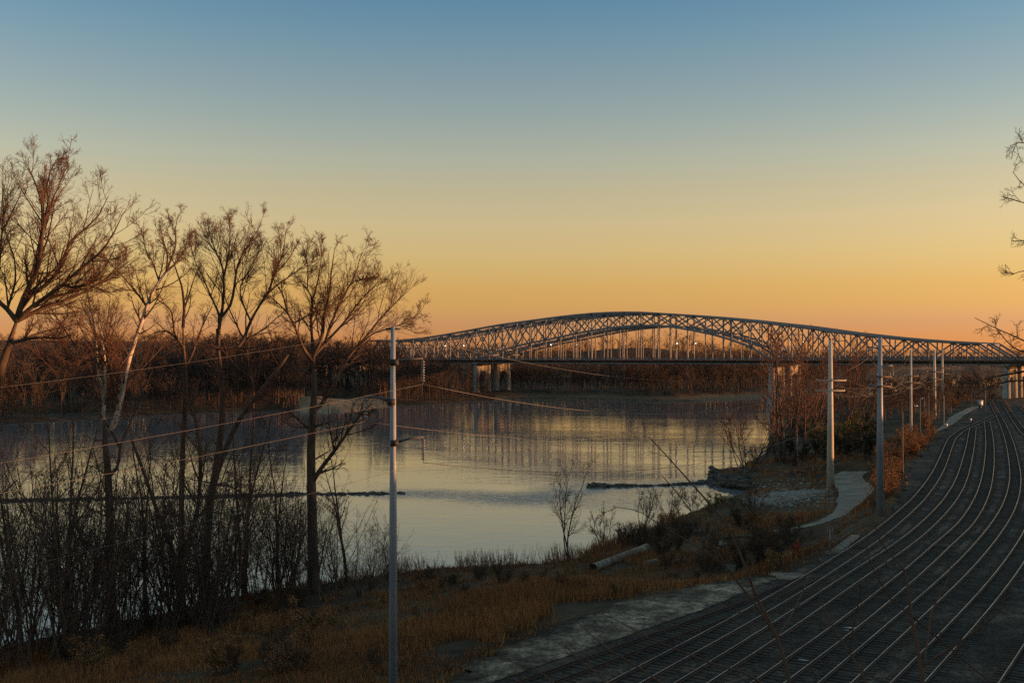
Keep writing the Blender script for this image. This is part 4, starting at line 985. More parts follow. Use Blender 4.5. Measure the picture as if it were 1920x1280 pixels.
# ------------------------------------------------------------------ smaller trees and saplings
def proto_tree(seed, H, stems, spread, r0, crown=(5, 5, 4, 2), ang=(18, 45), lean=0.12, up=0.10, start=0.25, lenr=0.38, tw=1.0):
    r_ = np.random.default_rng(seed); Ps = []; Rs = []
    for s in range(stems):
        a = r_.uniform(0, 6.28); d = np.array([math.cos(a) * spread, math.sin(a) * spread, 1.0]) if stems > 1 else np.array([r_.normal() * lean, r_.normal() * lean, 1.0])
        d /= np.linalg.norm(d); p = np.array([r_.normal() * 0.12 * (stems > 1), r_.normal() * 0.12 * (stems > 1), -0.25]); pts = [p]; h = H * r_.uniform(0.75, 1.0)
        for i in range(11):
            pts.append(pts[-1] + d * h / 11); d = d + r_.normal(size=3) * np.array([0.07, 0.07, 0.02]) + np.array([0, 0, 0.05]); d /= np.linalg.norm(d)
        Ps.append(pts); Rs.append(np.linspace(r0 * r_.uniform(0.75, 1.1), 0.012, 12))
    P = np.array(Ps); R = np.array(Rs)
    b1 = spawn(P, R, crown[0], start, 0.98, ang, lenr, 7, 0.55, up, 0.09, r_, 0.009 * tw, 0.5)
    b2 = spawn(*b1, crown[1], 0.1, 1.0, ang, 0.42, 5, 0.6, up, 0.13, r_, 0.006 * tw, 0.3)
    bt = [(*b1, 4), (*b2, 3)]
    if crown[2]:
        b3 = spawn(*b2, crown[2], 0.1, 1.0, (20, 55), 0.48, 3, 0.65, up, 0.15, r_, 0.005 * tw, 0.2); bt.append((*b3, 3))
    return (P, R), bt, (b1, b2)
def proto_meshes(seed, H, stems, spread, r0, tm, cm, **k):
    (P, R), bt, _ = proto_tree(seed, H, stems, spread, r0, **k)
    return batch_mesh('trunk', [(P, R, 5)], tm), batch_mesh('crown', bt, cm, False)
def plant(name, meshes, loc, rz, sc, label, cat, group, parts=('trunk', 'crown')):
    root = empty(name, loc, rz); root.scale = (sc[0], sc[0], sc[1]) if isinstance(sc, tuple) else (sc,) * 3
    tag(root, label, cat, group)
    for n, me in zip(parts, meshes): obj(n, me, None, root)
    return root
SAP = [proto_meshes(100 + i, 10, 1, 0, 0.042, M['sapling'], M['sapling'], crown=(10, 5, 3), start=0.12, lenr=0.3, ang=(20, 55), lean=0.22, up=0.05, tw=0.9) for i in range(4)] + \
      [proto_meshes(110 + i, 9, 3, 0.22, 0.034, M['sapling'], M['sapling'], crown=(8, 5, 3), start=0.1, lenr=0.3, ang=(20, 58), up=0.05, tw=0.9) for i in range(4)]
# thicket on the near bank: rows of thin saplings between the big trees
r_ = np.random.default_rng(21); cnt = 0
spots = []
for i in range(4000):
    if cnt >= 195: break
    px = r_.uniform(-40, 735); dd_ = r_.uniform(72, 112)
    X = (px - 960) / FPX * dd_; g = g1(X, dd_)
    if g < 0.35: continue
    dn = float(seg_dist(np.array([X]), np.array([dd_]), NEAR)[0])
    if dn > (17 if px < 450 else 14): continue
    if px > 200 and vnoise(np.array([X]), np.array([dd_]), 5, 77)[0] < 0.3: continue
    spots.append((X, dd_, g, px)); cnt += 1
def zone(px, Y):
    w_ = ('at the left frame edge', 'left of the white-limbed tree', 'between the white-limbed and slim trees', 'around the two-trunked tree', 'left of the broad tree', 'right of the broad tree')[int(np.searchsorted([90, 205, 335, 450, 590], px))]
    return ('thin bare sapling nearer the camera ' if Y < 90 else 'thin bare sapling at the waterline ') + w_
for i, (X, Y, g, px) in enumerate(spots):
    hmax = 17.0 if px < 480 else (13.0 if px < 640 else 8.5)
    h = r_.uniform(0.55, 1.0) * hmax / 9.0
    sk = int(r_.integers(0, 8))
    plant('sapling', SAP[sk], (X, Y, g), r_.uniform(0, 6.28), (h * r_.uniform(0.9, 1.6), h), zone(px, Y).replace('thin bare', ('short' if h < hmax / 9 * 0.7 else 'mid-height' if h < hmax / 9 * 0.86 else 'tall') + (' single-stemmed' if sk < 4 else ' many-stemmed')), 'sapling', 'saplings of the left bank thicket')
# named small trees
def named(px, py, H, meshes_h, meshes, label, rz=0.0, wide=1.0, cat='tree', name='small_tree', grp='small bare trees near the water'):
    p = hit(px, py); s = H / meshes_h
    return plant(name, meshes, tuple(p), rz, (s * wide, s), label, cat, grp)
named(752, 1068, 8.0, 10, SAP[1], 'small bare tree just right of the foreground pole at the waterline', 1.0, 1.5)
named(690, 1100, 7.0, 10, SAP[2], 'small bare tree just left of the foreground pole at the waterline', 2.0, 1.4)
named(640, 1190, 7.6, 9, SAP[5], 'dark clump of bare stems standing in the grass left of the pole', 0.6, 0.8)
V3 = proto_meshes(130, 8.5, 3, 0.2, 0.075, M['sapling'], M['sapling'], tw=1.3, crown=(12, 6, 3), start=0.2, lenr=0.3, ang=(22, 55))
named(1068, 1056, 12.0, 8.5, V3, 'three-stemmed bare tree on the grassy point in the centre', 0.5, 1.15)
BUSH = [proto_meshes(140 + i, 4.0, 7, 0.55, 0.035, M['sapling'], M['sapling'], crown=(7, 5, 3), start=0.1, lenr=0.35, ang=(18, 50), tw=1.5) for i in range(4)]
for px, py, H, k, lab, wd in [(1130, 1022, 5.2, 0, 'bare bush left of the concrete pipe', 1.0), (1205, 985, 6.2, 1, 'spindly bare bush behind the concrete pipe', 0.9), (1255, 975, 5.6, 2, 'spindly bare bush right of the concrete pipe', 0.9),
                          (1300, 960, 4.6, 3, 'bare bush on the slope above the rocks', 1.0), (1400, 884, 14.0, 0, 'rounded bare tree on the rocky point against the water', 1.1), (1415, 965, 5.0, 2, 'thin brown bush at the edge of the pale stones', 0.8)]:
    named(px, py, H, 4.0, BUSH[k], lab, px * 0.1, wd, 'bush', 'bare_bush', 'bare bushes along the bank')
RT = [proto_meshes(150 + i, 14, 2, 0.14, 0.16, M['bark'], M['twig'], crown=(11, 6, 4), start=0.2, lenr=0.34, ang=(18, 50), tw=2.6) for i in range(3)]
RP = proto_meshes(155, 12, 1, 0, 0.2, M['palebark'], M['twig'], crown=(9, 5, 4), start=0.35, lenr=0.25, ang=(15, 40), tw=2.2)
for px, py, H, k, lab, wd in [(1468, 868, 34, 0, 'rust-lit bare tree left of the thick tan pole', 1.0), (1500, 864, 27, 1, 'bare tree crowding the left of the thick tan pole', 0.9), (1590, 815, 29, 2, 'bare tree behind the thick tan pole, right side', 1.0),
                          (1625, 790, 22, 1, 'bare tree between the tan pole and the blue-grey pole', 1.0), (1530, 826, 28, 0, 'dark bare tree behind the tan pole, left side', 1.0), (1452, 846, 24, 2, 'bare tree at the water edge before the bridge pier', 1.0)]:
    named(px, py, H, 14, RT[k], lab, px * 0.37, wd, 'tree', 'bare_tree', 'bare trees on the right bank')
named(1440, 850, 26, 14, RT[1], 'bare tree standing before the right river pier', 2.2, 1.0, 'tree', 'bare_tree', 'bare trees on the right bank')
named(1482, 858, 31, 14, RT[2], 'tall bare tree right of the rust-lit tree', 4.0, 0.9, 'tree', 'bare_tree', 'bare trees on the right bank')
named(1497, 867, 9, 12, RP, 'leaning pale-stemmed bare tree left of the thick tan pole', 0.4, 0.7, 'tree', 'bare_tree', 'bare trees on the right bank')

# leafy shrubs: stems plus many small leaf faces
def leaf_mesh(name, centers, size, n_per, spread, mat, seed, flat=0.5):
    r_ = np.random.default_rng(seed); C = np.repeat(centers, n_per, 0); N = len(C)
    p = C + r_.normal(size=(N, 3)) * spread
    a = r_.normal(size=(N, 3)); a /= np.linalg.norm(a, axis=1, keepdims=True); b = np.cross(a, r_.normal(size=(N, 3))); b /= np.linalg.norm(b, axis=1, keepdims=True)
    s = (size * r_.uniform(0.6, 1.3, N))[:, None]
    V = np.stack([p - a * s, p + b * s * 0.5, p + a * s, p - b * s * 0.5], 1)
    me = mesh_np(name, V, np.arange(N * 4).reshape(-1, 4)); me.materials.append(mat); return me
def shrub_meshes(seed, H, leafmat, n_per=2, size=0.06, stems=7, spread=0.5, cm=None):
    (P, R), bt, (b1, b2) = proto_tree(seed, H, stems, spread, 0.03, crown=(6, 4, 0), ang=(20, 55), start=0.1, lenr=0.36)
    tm = batch_mesh('stems', [(P, R, 4)] + bt, cm or M['sapling'], False)
    c = b2[0][:, 2:].reshape(-1, 3)
    return tm, leaf_mesh('leaves', c, size, n_per, 0.10, leafmat, seed)
BRN = [shrub_meshes(170 + i, 2.6, M['dryleaf'], 2, 0.07) for i in range(3)]
OLV = [shrub_meshes(180 + i, 3.2, M['greenleaf'], 3, 0.08) for i in range(2)]
DRK = [shrub_meshes(200 + i, 2.8, M['darkleaf'], 2, 0.06, 9, 0.6) for i in range(2)]
CED = [shrub_meshes(190 + i, 5.0, M['cedarleaf'], 4, 0.12, 6, 0.35) for i in range(2)]
SP = ('stems', 'leaves'); r_ = np.random.default_rng(33)
def shrub_label(label, group, p, px, hh):
    size = 'smaller ' if hh < 1.4 else 'larger ' if hh > 3.0 else ''
    if 'yard edge' in group: return size + label + (', nearer the camera' if p[1] < 165 else ', farther off')
    if 'lower left' in group: return size + label + (', at the frame edge' if px < 120 else ', below the white-limbed tree' if px < 280 else ', below the two-trunked tree' if px < 460 else ', below the broad tree')
    if 'hollow' in group: return size + label + (', river side' if px < 1330 else ', track side')
    if 'centre waterline' in group: return size + label + (', left of the pole' if px < 737 else ', right of the pole' if px < 960 else ', by the three-stemmed tree')
    if 'evergreen' in group: return size + label + (', left of it' if px < 1557 else ', right of it')
    return size + label
def shrubs(n, f, meshes, hs, h0, label, group, ok=lambda p: True):
    k = 0
    for _ in range(n * 20):
        if k >= n: break
        px, py = f(); p = hit(px, py)
        if p is None or p[2] < 0.3 or not ok(p) or (1090 < px < 1228 and 1030 < py < 1115): continue
        s = r_.uniform(*hs) / h0; k += 1
        plant('shrub', meshes[r_.integers(0, len(meshes))], tuple(p), r_.uniform(0, 6.28), (s * r_.uniform(0.85, 1.3), s), shrub_label(label, group, p, px, s * h0), 'shrub', group, SP)
PATHS = [[tuple(v.co[:2]) for v in o.data.vertices][4::9][::3] for o in bpy.data.objects if o.name.startswith('footpath')]
def offyard(p): return p[0] < yard_left(p[1]) - 0.9 and min(float(seg_dist(np.array([p[0]]), np.array([p[1]]), q)[0]) for q in PATHS) > 4.0
def edge(y0, y1, o0, o1):
    def f():
        y = r_.uniform(y0, y1); x = yard_left(y) - r_.uniform(o0, o1); z = g1(x, y); return 960 + x / y * FPX, HOR + (EYE - z) / y * FPX
    return f
shrubs(20, edge(122, 165, 0.6, 2.8), BRN, (1.6, 3.4), 2.6, 'rust-brown leafy shrub in the hedge along the yard edge', 'brown shrubs along the yard edge', offyard)
shrubs(32, edge(165, 290, 1.2, 9), BRN, (2.0, 4.6), 2.6, 'rust-brown leafy shrub in the hedge along the yard edge', 'brown shrubs along the yard edge', offyard)
shrubs(14, edge(88, 108, 1.0, 7), BRN, (0.5, 1.1), 2.6, 'low brown shrub around the dark hollow by the culvert', 'low shrubs around the hollow', offyard)
shrubs(22, lambda: (r_.uniform(1470, 1660), r_.uniform(795, 872)), CED, (3.5, 7.5), 5.0, 'dark evergreen shrub in the thicket behind the tan pole', 'evergreen thicket on the right bank', offyard)
shrubs(10, lambda: (r_.uniform(1525, 1640), r_.uniform(790, 850)), OLV, (4.0, 7.5), 3.2, 'olive-yellow leafy shrub in the thicket behind the tan pole', 'olive shrubs on the right bank', offyard)
shrubs(18, lambda: (r_.uniform(1440, 1600), r_.uniform(845, 885)), DRK + CED[:1], (1.8, 3.2), 3.0, 'dark low shrub at the foot of the tan pole', 'dark shrubs near the tan pole', lambda p: offyard(p))
shrubs(8, lambda: (r_.uniform(1330, 1400), r_.uniform(935, 965)), OLV, (1.2, 2.2), 3.2, 'olive-green shrub on the slope beside the pale stones', 'olive shrubs by the stones')
shrubs(48, lambda: (r_.uniform(1170, 1500), r_.uniform(985, 1075)), DRK + DRK + BRN[:1], (1.6, 3.4), 2.8, 'dark tangled shrub in the hollow between path and road', 'tangled shrubs in the hollow', offyard)
shrubs(40, lambda: (r_.uniform(-20, 620), r_.uniform(1110, 1270)), BRN + DRK, (1.2, 2.8), 2.6, 'dark brown shrub at the bottom left of the bank', 'brush on the lower left bank', offyard)
shrubs(30, lambda: (r_.uniform(640, 1180), r_.uniform(1068, 1120)), DRK + BRN[:1], (0.7, 1.7), 2.7, 'low dark red-brown shrub along the centre waterline', 'low shrubs along the centre waterline', offyard)
shrubs(16, lambda: (r_.uniform(560, 1000), r_.uniform(1130, 1260)), DRK + BRN, (0.5, 1.3), 2.7, 'low brown shrub in the grass around the foreground pole', 'low shrubs in the near grass', offyard)
shrubs(18, lambda: (r_.uniform(1000, 1420), r_.uniform(1055, 1100)), BRN, (0.6, 1.4), 2.6, 'low rust shrub in the grass between pipe and gravel road', 'rust shrubs by the gravel road', offyard)
shrubs(14, lambda: (r_.uniform(1660, 1900), r_.uniform(742, 775)), CED + BRN, (4, 8), 3.8, 'dark shrub beyond the far end of the yard', 'far shrubs beyond the yard', offyard)
# mid-size trees inside the thicket
MT = [proto_meshes(220 + i, 14, 1 + i % 2, 0.16, 0.11, M['sapling'], M['sapling'], crown=(12, 6, 3), start=0.25, lenr=0.3, ang=(15, 48), lean=0.15) for i in range(4)]
for i, (px, py, H, lab) in enumerate([(-20, 1215, 15, 'dark bare tree cut by the left frame edge near the water'), (60, 1205, 14, 'first dark mid-size tree of the left thicket'), (108, 1215, 16, 'forked dark tree in the left thicket, below the tallest tree'),
      (150, 1190, 12, 'dark mid-size tree just left of the white-limbed tree'), (255, 1180, 11, 'dark mid-size tree just right of the white-limbed tree'), (300, 1165, 12, 'dark mid-size tree under the leaning dead trunk'),
      (430, 1130, 13, 'dark mid-size tree right of the two-trunked tree'), (500, 1115, 10, 'dark mid-size tree left of the broad tree'), (540, 1105, 11, 'dark mid-size tree close beside the broad tree trunk'), (628, 1100, 9, 'dark mid-size tree right of the broad tree trunk')]):
    named(px, py, H, 14, MT[i % 4], lab, i * 1.7, 1.0, 'tree', 'bare_tree', 'mid-size trees of the left thicket')

HT = [proto_meshes(240 + i, 20, 2 + i % 2, 0.12, 0.17, M['bark'], M['twig'], crown=(11, 6, 4), start=0.22, lenr=0.27, ang=(20, 55), up=0.06, tw=1.7) for i in range(3)]
for i, (px, py, H, lab) in enumerate([(40, 1200, 23, 'tall many-limbed bare tree behind the left thicket, leftmost'), (128, 1186, 25, 'tall many-limbed bare tree left of the white-limbed tree'), (272, 1160, 24, 'tall many-limbed bare tree right of the white-limbed tree'),
      (318, 1148, 20, 'tall many-limbed bare tree just left of the slim dark tree'), (462, 1118, 24, 'tall many-limbed bare tree right of the two-trunked tree'), (520, 1108, 22, 'tall many-limbed bare tree left of the broad tree'), (650, 1093, 19, 'tall many-limbed bare tree between the broad tree and the pole')]):
    named(px, py, H, 20, HT[i % 3], lab, i * 2.1, 1.0, 'tree', 'bare_tree', 'tall trees behind the left thicket')

# ------------------------------------------------------------------ far woods (one mass on the far bank)
def wood_template(seed, heavy):
    r_ = np.random.default_rng(seed); mb = MB()
    P, R = [], []
    d = np.array([r_.normal() * 0.08, r_.normal() * 0.08, 1.0]); pts = [np.zeros(3)]
    for i in range(3): pts.append(pts[-1] + d / 3 * 0.9); d = d + r_.normal(size=3) * 0.12
    P = np.array([pts]); R = np.array([[0.013, 0.011, 0.007, 0.003]])
    l1 = spawn(P, R, 7 if heavy else 5, 0.22, 0.95, (18, 42), 0.5, 4, 0.6, 0.12, 0.1, r_, 0.003)
    l2 = spawn(*l1, 5 if heavy else 3, 0.1, 1.0, (18, 48), 0.5, 3, 0.6, 0.12, 0.12, r_, 0.0022)
    v, q = tubes(P, R, 3); mb.add(v, q); v, q = tubes(*l1, 3); mb.add(v, q)
    if heavy: v, q = tubes(*l2, 3); mb.add(v, q)
    # twigs as long thin faces
    t = spawn(*l2, 5 if heavy else 3, 0.0, 1.0, (15, 55), 0.7, 2, 1.0, 0.1, 0.1, r_, 0.002, 0.05)[0]
    a, b = t[:, 0], t[:, 1]; w = np.cross(b - a, r_.normal(size=a.shape)); w /= np.linalg.norm(w, axis=1, keepdims=True) + 1e-9; wd = 0.0038 if heavy else 0.008
    V = np.stack([a - w * wd, a + w * wd, b], 1); mb.add(V, None, np.arange(len(V) * 3).reshape(-1, 3))
    return np.concatenate(mb.v), np.concatenate(mb.q), np.concatenate(mb.t)
def wood(name, label, pos, hs, heavy, seed, mat=None, ws=None):
    r_ = np.random.default_rng(seed); tm = [wood_template(seed + i, heavy) for i in range(8)]; mb = MB()
    k = r_.integers(0, 8, len(pos)); a = r_.uniform(0, 6.28, len(pos))
    for t in range(8):
        s = np.nonzero(k == t)[0]
        if not len(s): continue
        v, q, tr = tm[t]; n = len(v)
        c, sn = np.cos(a[s])[:, None], np.sin(a[s])[:, None]; h = hs[s][:, None]; wd = h * (ws[s][:, None] if ws is not None else 1.0)
        V = np.stack([(v[:, 0] * c - v[:, 1] * sn) * wd + pos[s, 0:1], (v[:, 0] * sn + v[:, 1] * c) * wd + pos[s, 1:2], v[:, 2] * h + pos[s, 2:3]], -1)
        o = (np.arange(len(s)) * n)[:, None, None]
        mb.add(V.reshape(-1, 3), (q[None] + o).reshape(-1, 4), (tr[None] + o).reshape(-1, 3))
    return tag(mb.build(name, mat or M['farwood']), label, 'woods', kind='stuff')
def far_points(n, dmin, dmax, f, pmin=-80, pmax=2000, seed=1, power=1.0):
    r_ = np.random.default_rng(seed); px = r_.uniform(pmin, pmax, n); d = dmin + (dmax - dmin) * r_.random(n) ** power
    x = (px - 960) / FPX * d; dn, df, wet = shore(x, d); m = (~wet) & (df < dn) & f(x, d, df)
    for p in PONDS: m &= ~inside(x, d, p) & (seg_dist(x, d, p, True) > 5)
    m &= ~(inside(x, d, sb) | (seg_dist(x, d, sb, True) < 6))
    x, d = x[m], d[m]; return np.stack([x, d, ground(x, d) - 0.3], 1)
def clear_bridge(x, y):
    s = (x - BL[0]) * BU[0] + (y - BL[1]) * BU[1]; t = (x - BL[0]) * BN[0] + (y - BL[1]) * BN[1]
    return (t < -3) | (t > 35) | (s > SPAN + 20)
rw = np.random.default_rng(50)
A_ = far_points(9000, 380, 900, lambda x, y, df: (df > np.where(x > -10, 14, 4)) & (df < 80) & clear_bridge(x, y), seed=2)[:1150]
wood('far_bank_wood', 'bare brown woods lining the far river bank below the bridge', A_, rw.uniform(9, 22, len(A_)) * (0.6 + 0.7 * vnoise(A_[:, 0], A_[:, 1], 30, 2)), True, 300)
B_ = far_points(9000, 420, 1500, lambda x, y, df: (df > 60) & clear_bridge(x, y), pmax=2700, seed=3, power=1.4)[:4200]
wood('far_wood', 'bare woods rising behind the far river bank', B_, rw.uniform(12, 25, len(B_)) * (0.7 + 0.55 * vnoise(B_[:, 0], B_[:, 1], 60, 6)), False, 320, ws=np.full(len(B_), 1.25))
C_ = far_points(9000, 1500, 3800, lambda x, y, df: df > 60, seed=4, power=0.8)[:4200]
wood('hill_wood', 'distant wooded ridge on the horizon', C_, rw.uniform(15, 24, len(C_)), False, 340, ws=np.full(len(C_), 2.2))
F_ = far_points(6000, 430, 760, lambda x, y, df: (df > 3) & clear_bridge(x, y) & ((x - BL[0]) * BN[0] + (y - BL[1]) * BN[1] < -3), pmin=380, pmax=870, seed=8)[:330]
wood('far_grove', 'taller bare grove hiding the left end of the bridge', F_, rw.uniform(22, 33, len(F_)) * np.select([F_[:, 0] / F_[:, 1] > -0.075, F_[:, 0] / F_[:, 1] > -0.105], [0.45, 0.7], 1.0), True, 390)
D_ = far_points(9000, 380, 800, lambda x, y, df: (df > np.where(x > -10, 12, 1.5)) & (df < 22) & clear_bridge(x, y), seed=5)[:900]
wood('far_brush', 'low brush along the foot of the far bank woods', D_, rw.uniform(2.5, 6, len(D_)), False, 360, ws=np.full(len(D_), 1.5))
# the near side beyond the yard
r_ = np.random.default_rng(9); n = 5000; px = r_.uniform(1440, 2600, n); d = r_.uniform(285, 900, n); x = (px - 960) / FPX * d
dn, df, wet = shore(x, d); m = ~wet & (dn < df) & (dn > 3) & (x < yard_left(d) - 6) & clear_bridge(x, d) & (dn < 110)
E_ = np.stack([x, d, ground(x, d) - 0.2], 1)[m][:900]
wood('bank_wood', 'tangled bare woods between the yard and the river beyond the tan poles', E_, r_.uniform(4, 11, len(E_)), True, 380)

# ------------------------------------------------------------------ dikes and stones
ICO = None
def rock_proto(seed):
    bm = bmesh.new(); bmesh.ops.create_icosphere(bm, subdivisions=1, radius=1.0); r = random.Random(seed)
    for v in bm.verts: v.co *= r.uniform(0.65, 1.15)
    V = np.array([v.co[:] for v in bm.verts]); F = np.array([[v.index for v in f.verts] for f in bm.faces]); bm.free(); return V, F
RK = [rock_proto(i) for i in range(6)]
def rocks(name, pos, size, mat, parent=None, seed=0, flat=0.6):
    r_ = np.random.default_rng(seed); mb = MB()
    for p, s in zip(pos, size):
        V, F = RK[r_.integers(0, 6)]; a = r_.uniform(0, 6.28); c, sn = math.cos(a), math.sin(a)
        v = V * s * np.array([r_.uniform(.8, 1.4), r_.uniform(.7, 1.2), flat * r_.uniform(.7, 1.2)])
        v = np.stack([v[:, 0] * c - v[:, 1] * sn, v[:, 0] * sn + v[:, 1] * c, v[:, 2]], 1) + np.array(p)
        mb.add(v, None, F)
    return tag(mb.build(name, mat, parent), kind='stuff')
def dike(label, line, hgt, wid, n, seed, grp):
    c = interp_poly(np.array(line), 60); t = np.gradient(c, axis=0); t /= np.linalg.norm(t, axis=1, keepdims=True); nr = np.stack([-t[:, 1], t[:, 0]], 1)
    root = empty('rock_dike', (c[0, 0], c[0, 1], 0)); tag(root, label, 'dike', grp); o = np.array([c[0, 0], c[0, 1], 0])
    hs = hgt * (0.12 + 1.1 * vnoise(c[:, 0], c[:, 1], 6, seed) * (0.4 + vnoise(c[:, 0], c[:, 1], 1.7, seed + 3))); hs[-3:] *= [0.7, 0.4, 0.1]
    u = np.array([-1, -0.5, 0, 0.5, 1]) * wid; z = np.array([-0.6, 0.55, 1.0, 0.55, -0.6])
    V = np.stack([np.concatenate([c + nr * a, (np.where(zz > 0, hs * zz, zz))[:, None]], 1) for a, zz in zip(u, z)], 1) - o
    i = np.arange(60 * 5).reshape(60, 5)
    obj('embankment', mesh_np('embankment', V, np.stack([i[:-1, :-1], i[1:, :-1], i[1:, 1:], i[:-1, 1:]], -1).reshape(-1, 4), smooth=True), M['rock'], root)
    r_ = np.random.default_rng(seed); k = r_.integers(0, 60, n); off = r_.normal(size=n) * wid * 0.5
    pos = np.concatenate([c[k] + nr[k] * off[:, None] + r_.normal(size=(n, 2)) * 0.4, (hs[k] * np.maximum(0.1, 1 - np.abs(off) / wid))[:, None]], 1) - o
    rocks('rubble', pos, r_.uniform(0.2, 0.55, n), M['rock'], root, seed)
    return c, hs, root
cL, hL, dkL = dike('long low rock dike crossing the left side of the river', DIKE_L, 0.26, 1.5, 620, 4, 'rock dikes in the river')
cR, hR, dkR = dike('short broken line of rocks reaching out from the right point', DIKE_R, 0.55, 1.4, 150, 5, 'rock dikes in the river')
# rocky point
r_ = np.random.default_rng(61); pos = []
for _ in range(260):
    p = hit(r_.uniform(1332, 1402), r_.uniform(880, 914)); pos.append((p[0], p[1], max(p[2], 0.0) + r_.uniform(0, 0.5)))
tag(rocks('rock_pile', pos, r_.uniform(0.3, 0.9, 260), M['rock'], seed=61), 'pile of dark boulders on the point by the water', 'rocks')
pos = []
for _ in range(900):
    p = hit(r_.normal(1480, 45), r_.normal(926, 13));
    if p is None or p[2] < 0.2 or p[0] > yard_left(p[1]) - 6: continue
    pos.append((p[0], p[1], p[2] + 0.02))
tag(rocks('stone_rubble', pos, r_.uniform(0.06, 0.26, len(pos)), M['limestone'], seed=62), 'scattered pale limestone rubble inside the bend of the footpath', 'stones')

# concrete pipe, blocks, headwall with railing
pa, pb = hit(1112, 1072), hit(1212, 1034); pa[2] += 0.42; pb[2] += 0.48
pv = pb - pa; root = empty('concrete_pipe', tuple(pa)); tag(root, 'long pale concrete pipe lying on the grassy bank', 'pipe')
N = 5; q = [pv * i / N for i in range(N + 1)]
for i in range(N):
    a, b2_ = q[i] + pv * 0.004, q[i + 1] - pv * 0.004
    mb = MB(); mb.tube([a, b2_], 0.46, 16, False); mb.tube([b2_, a], 0.36, 16, False); mb.build('pipe_section', M['whiteconc'], root, True)
    mb = MB(); mb.tube([b2_ - pv * 0.01, b2_ + pv * 0.006], 0.51, 16); mb.build('pipe_collar', M['whiteconc'], root)
for px, py, d3, lab in [(1222, 1058, (1.4, 1.0, 0.8), 'tan concrete block just right of the pipe end'), (1350, 1030, (1.1, 1.0, 1.3), 'grey concrete block in the dark hollow'), (1371, 1066, (1.6, 0.9, 0.7), 'pale concrete block by the gravel road end'), (1218, 1006, (1.3, 0.9, 0.3), 'small pale slab above the pipe end')]:
    p = hit(px, py); bm = bmesh.new(); bmesh.ops.create_cube(bm, size=1.0); bmesh.ops.scale(bm, vec=d3, verts=bm.verts); bmesh.ops.bevel(bm, geom=bm.edges[:], offset=0.06, segments=1, affect='EDGES')
    for v in bm.verts: v.co += Vector((random.uniform(-.03, .03), random.uniform(-.03, .03), random.uniform(-.03, .03)))
    me = bpy.data.meshes.new('concrete_block'); bm.to_mesh(me); bm.free()
    o = obj('concrete_block', me, M['whiteconc'], None, (p[0], p[1], p[2] + d3[2] * 0.12)); o.rotation_euler = (0.12, 0.18, px); tag(o, lab, 'concrete block')
ha, hb = np.array([*W(1567, 1031, YZ + 0.2), YZ]), np.array([*W(1604, 1003, YZ + 0.2), YZ])
root = empty('culvert_headwall', tuple(ha)); tag(root, 'pale concrete culvert headwall with railing at the yard edge', 'culvert')
v = hb - ha; L = np.linalg.norm(v); a = math.atan2(v[1], v[0]); root.rotation_euler = (0, 0, a)
MB().box((L / 2, 0, -0.5), (L, 0.75, 1.5)).build('wall', M['whiteconc'], root)
for i, x in enumerate(np.linspace(0.2, L - 0.2, 8)): MB().tube([(x, 0.2, 0.2), (x, 0.2, 1.3)], 0.022, 6).build('railing_post', M['steel2'], root)
for z in (0.75, 1.25): MB().tube([(0.1, 0.2, z), (L - 0.1, 0.2, z)], 0.02, 6).build('railing_bar', M['steel2'], root)
p = np.array([*W(1556, 1036, YZ - 0.4), 0]); p[2] = g1(p[0], p[1])
root = empty('gauge_frame', tuple(p)); tag(root, 'small white square frame on a post beside the culvert', 'sign')
MB().tube([(0, 0, -0.3), (0, 0, 1.9)], 0.035, 6).build('post', M['galv'], root)
for c, d3 in (((-0.3, 0, 1.55), (0.06, 0.05, 1.0)), ((0.3, 0, 1.55), (0.06, 0.05, 1.0)), ((0, 0, 2.02), (0.66, 0.05, 0.06)), ((0, 0, 1.08), (0.66, 0.05, 0.06))): MB().box([q * 0.8 for q in c[:2]] + [c[2]], [d3[0] * 0.8, d3[1] * 0.7, d3[2] * (0.6 if d3[2] < 0.1 else 1)]).build('frame_bar', M['galv'], root)
pc = W(1480, 1080, YZ); pr = []
for i in range(22):
    a = 2 * math.pi * i / 22; f = 1 + 0.18 * math.sin(3 * a + 1) + 0.1 * math.sin(7 * a); pr.append((1.5 * f * math.cos(a), 1.4 * f * math.sin(a)))
tv = [(0, 0, 0.09)] + [(x, y, 0.08) for x, y in pr] + [(x * 1.04, y * 1.04, -0.05) for x, y in pr]
o = obj('concrete_pad', mesh_np('concrete_pad', tv, [[1 + i, 1 + (i + 1) % 22, 23 + (i + 1) % 22, 23 + i] for i in range(22)], [[0, 1 + i, 1 + (i + 1) % 22] for i in range(22)]), M['whiteconc'], None, (pc[0], pc[1], YZ)); tag(o, 'pale worn concrete pad where the gravel road meets the tracks', 'concrete pad')
p = hit(1493, 1046); (P, R), bt, (b1, b2) = proto_tree(77, 1.3, 4, 0.4, 0.015, crown=(4, 3, 0))
plant('red_shrub', (batch_mesh('stems', [(P, R, 4)] + bt, M['sapling'], False), leaf_mesh('leaves', b2[0][:, 1:].reshape(-1, 3) * np.array([.6, .6, 1]), 0.06, 2, 0.05, M['redleaf'], 3)), tuple(p), 0.3, 1.0, 'small bright red leafy shrub in the dark hollow', 'shrub', None, SP)

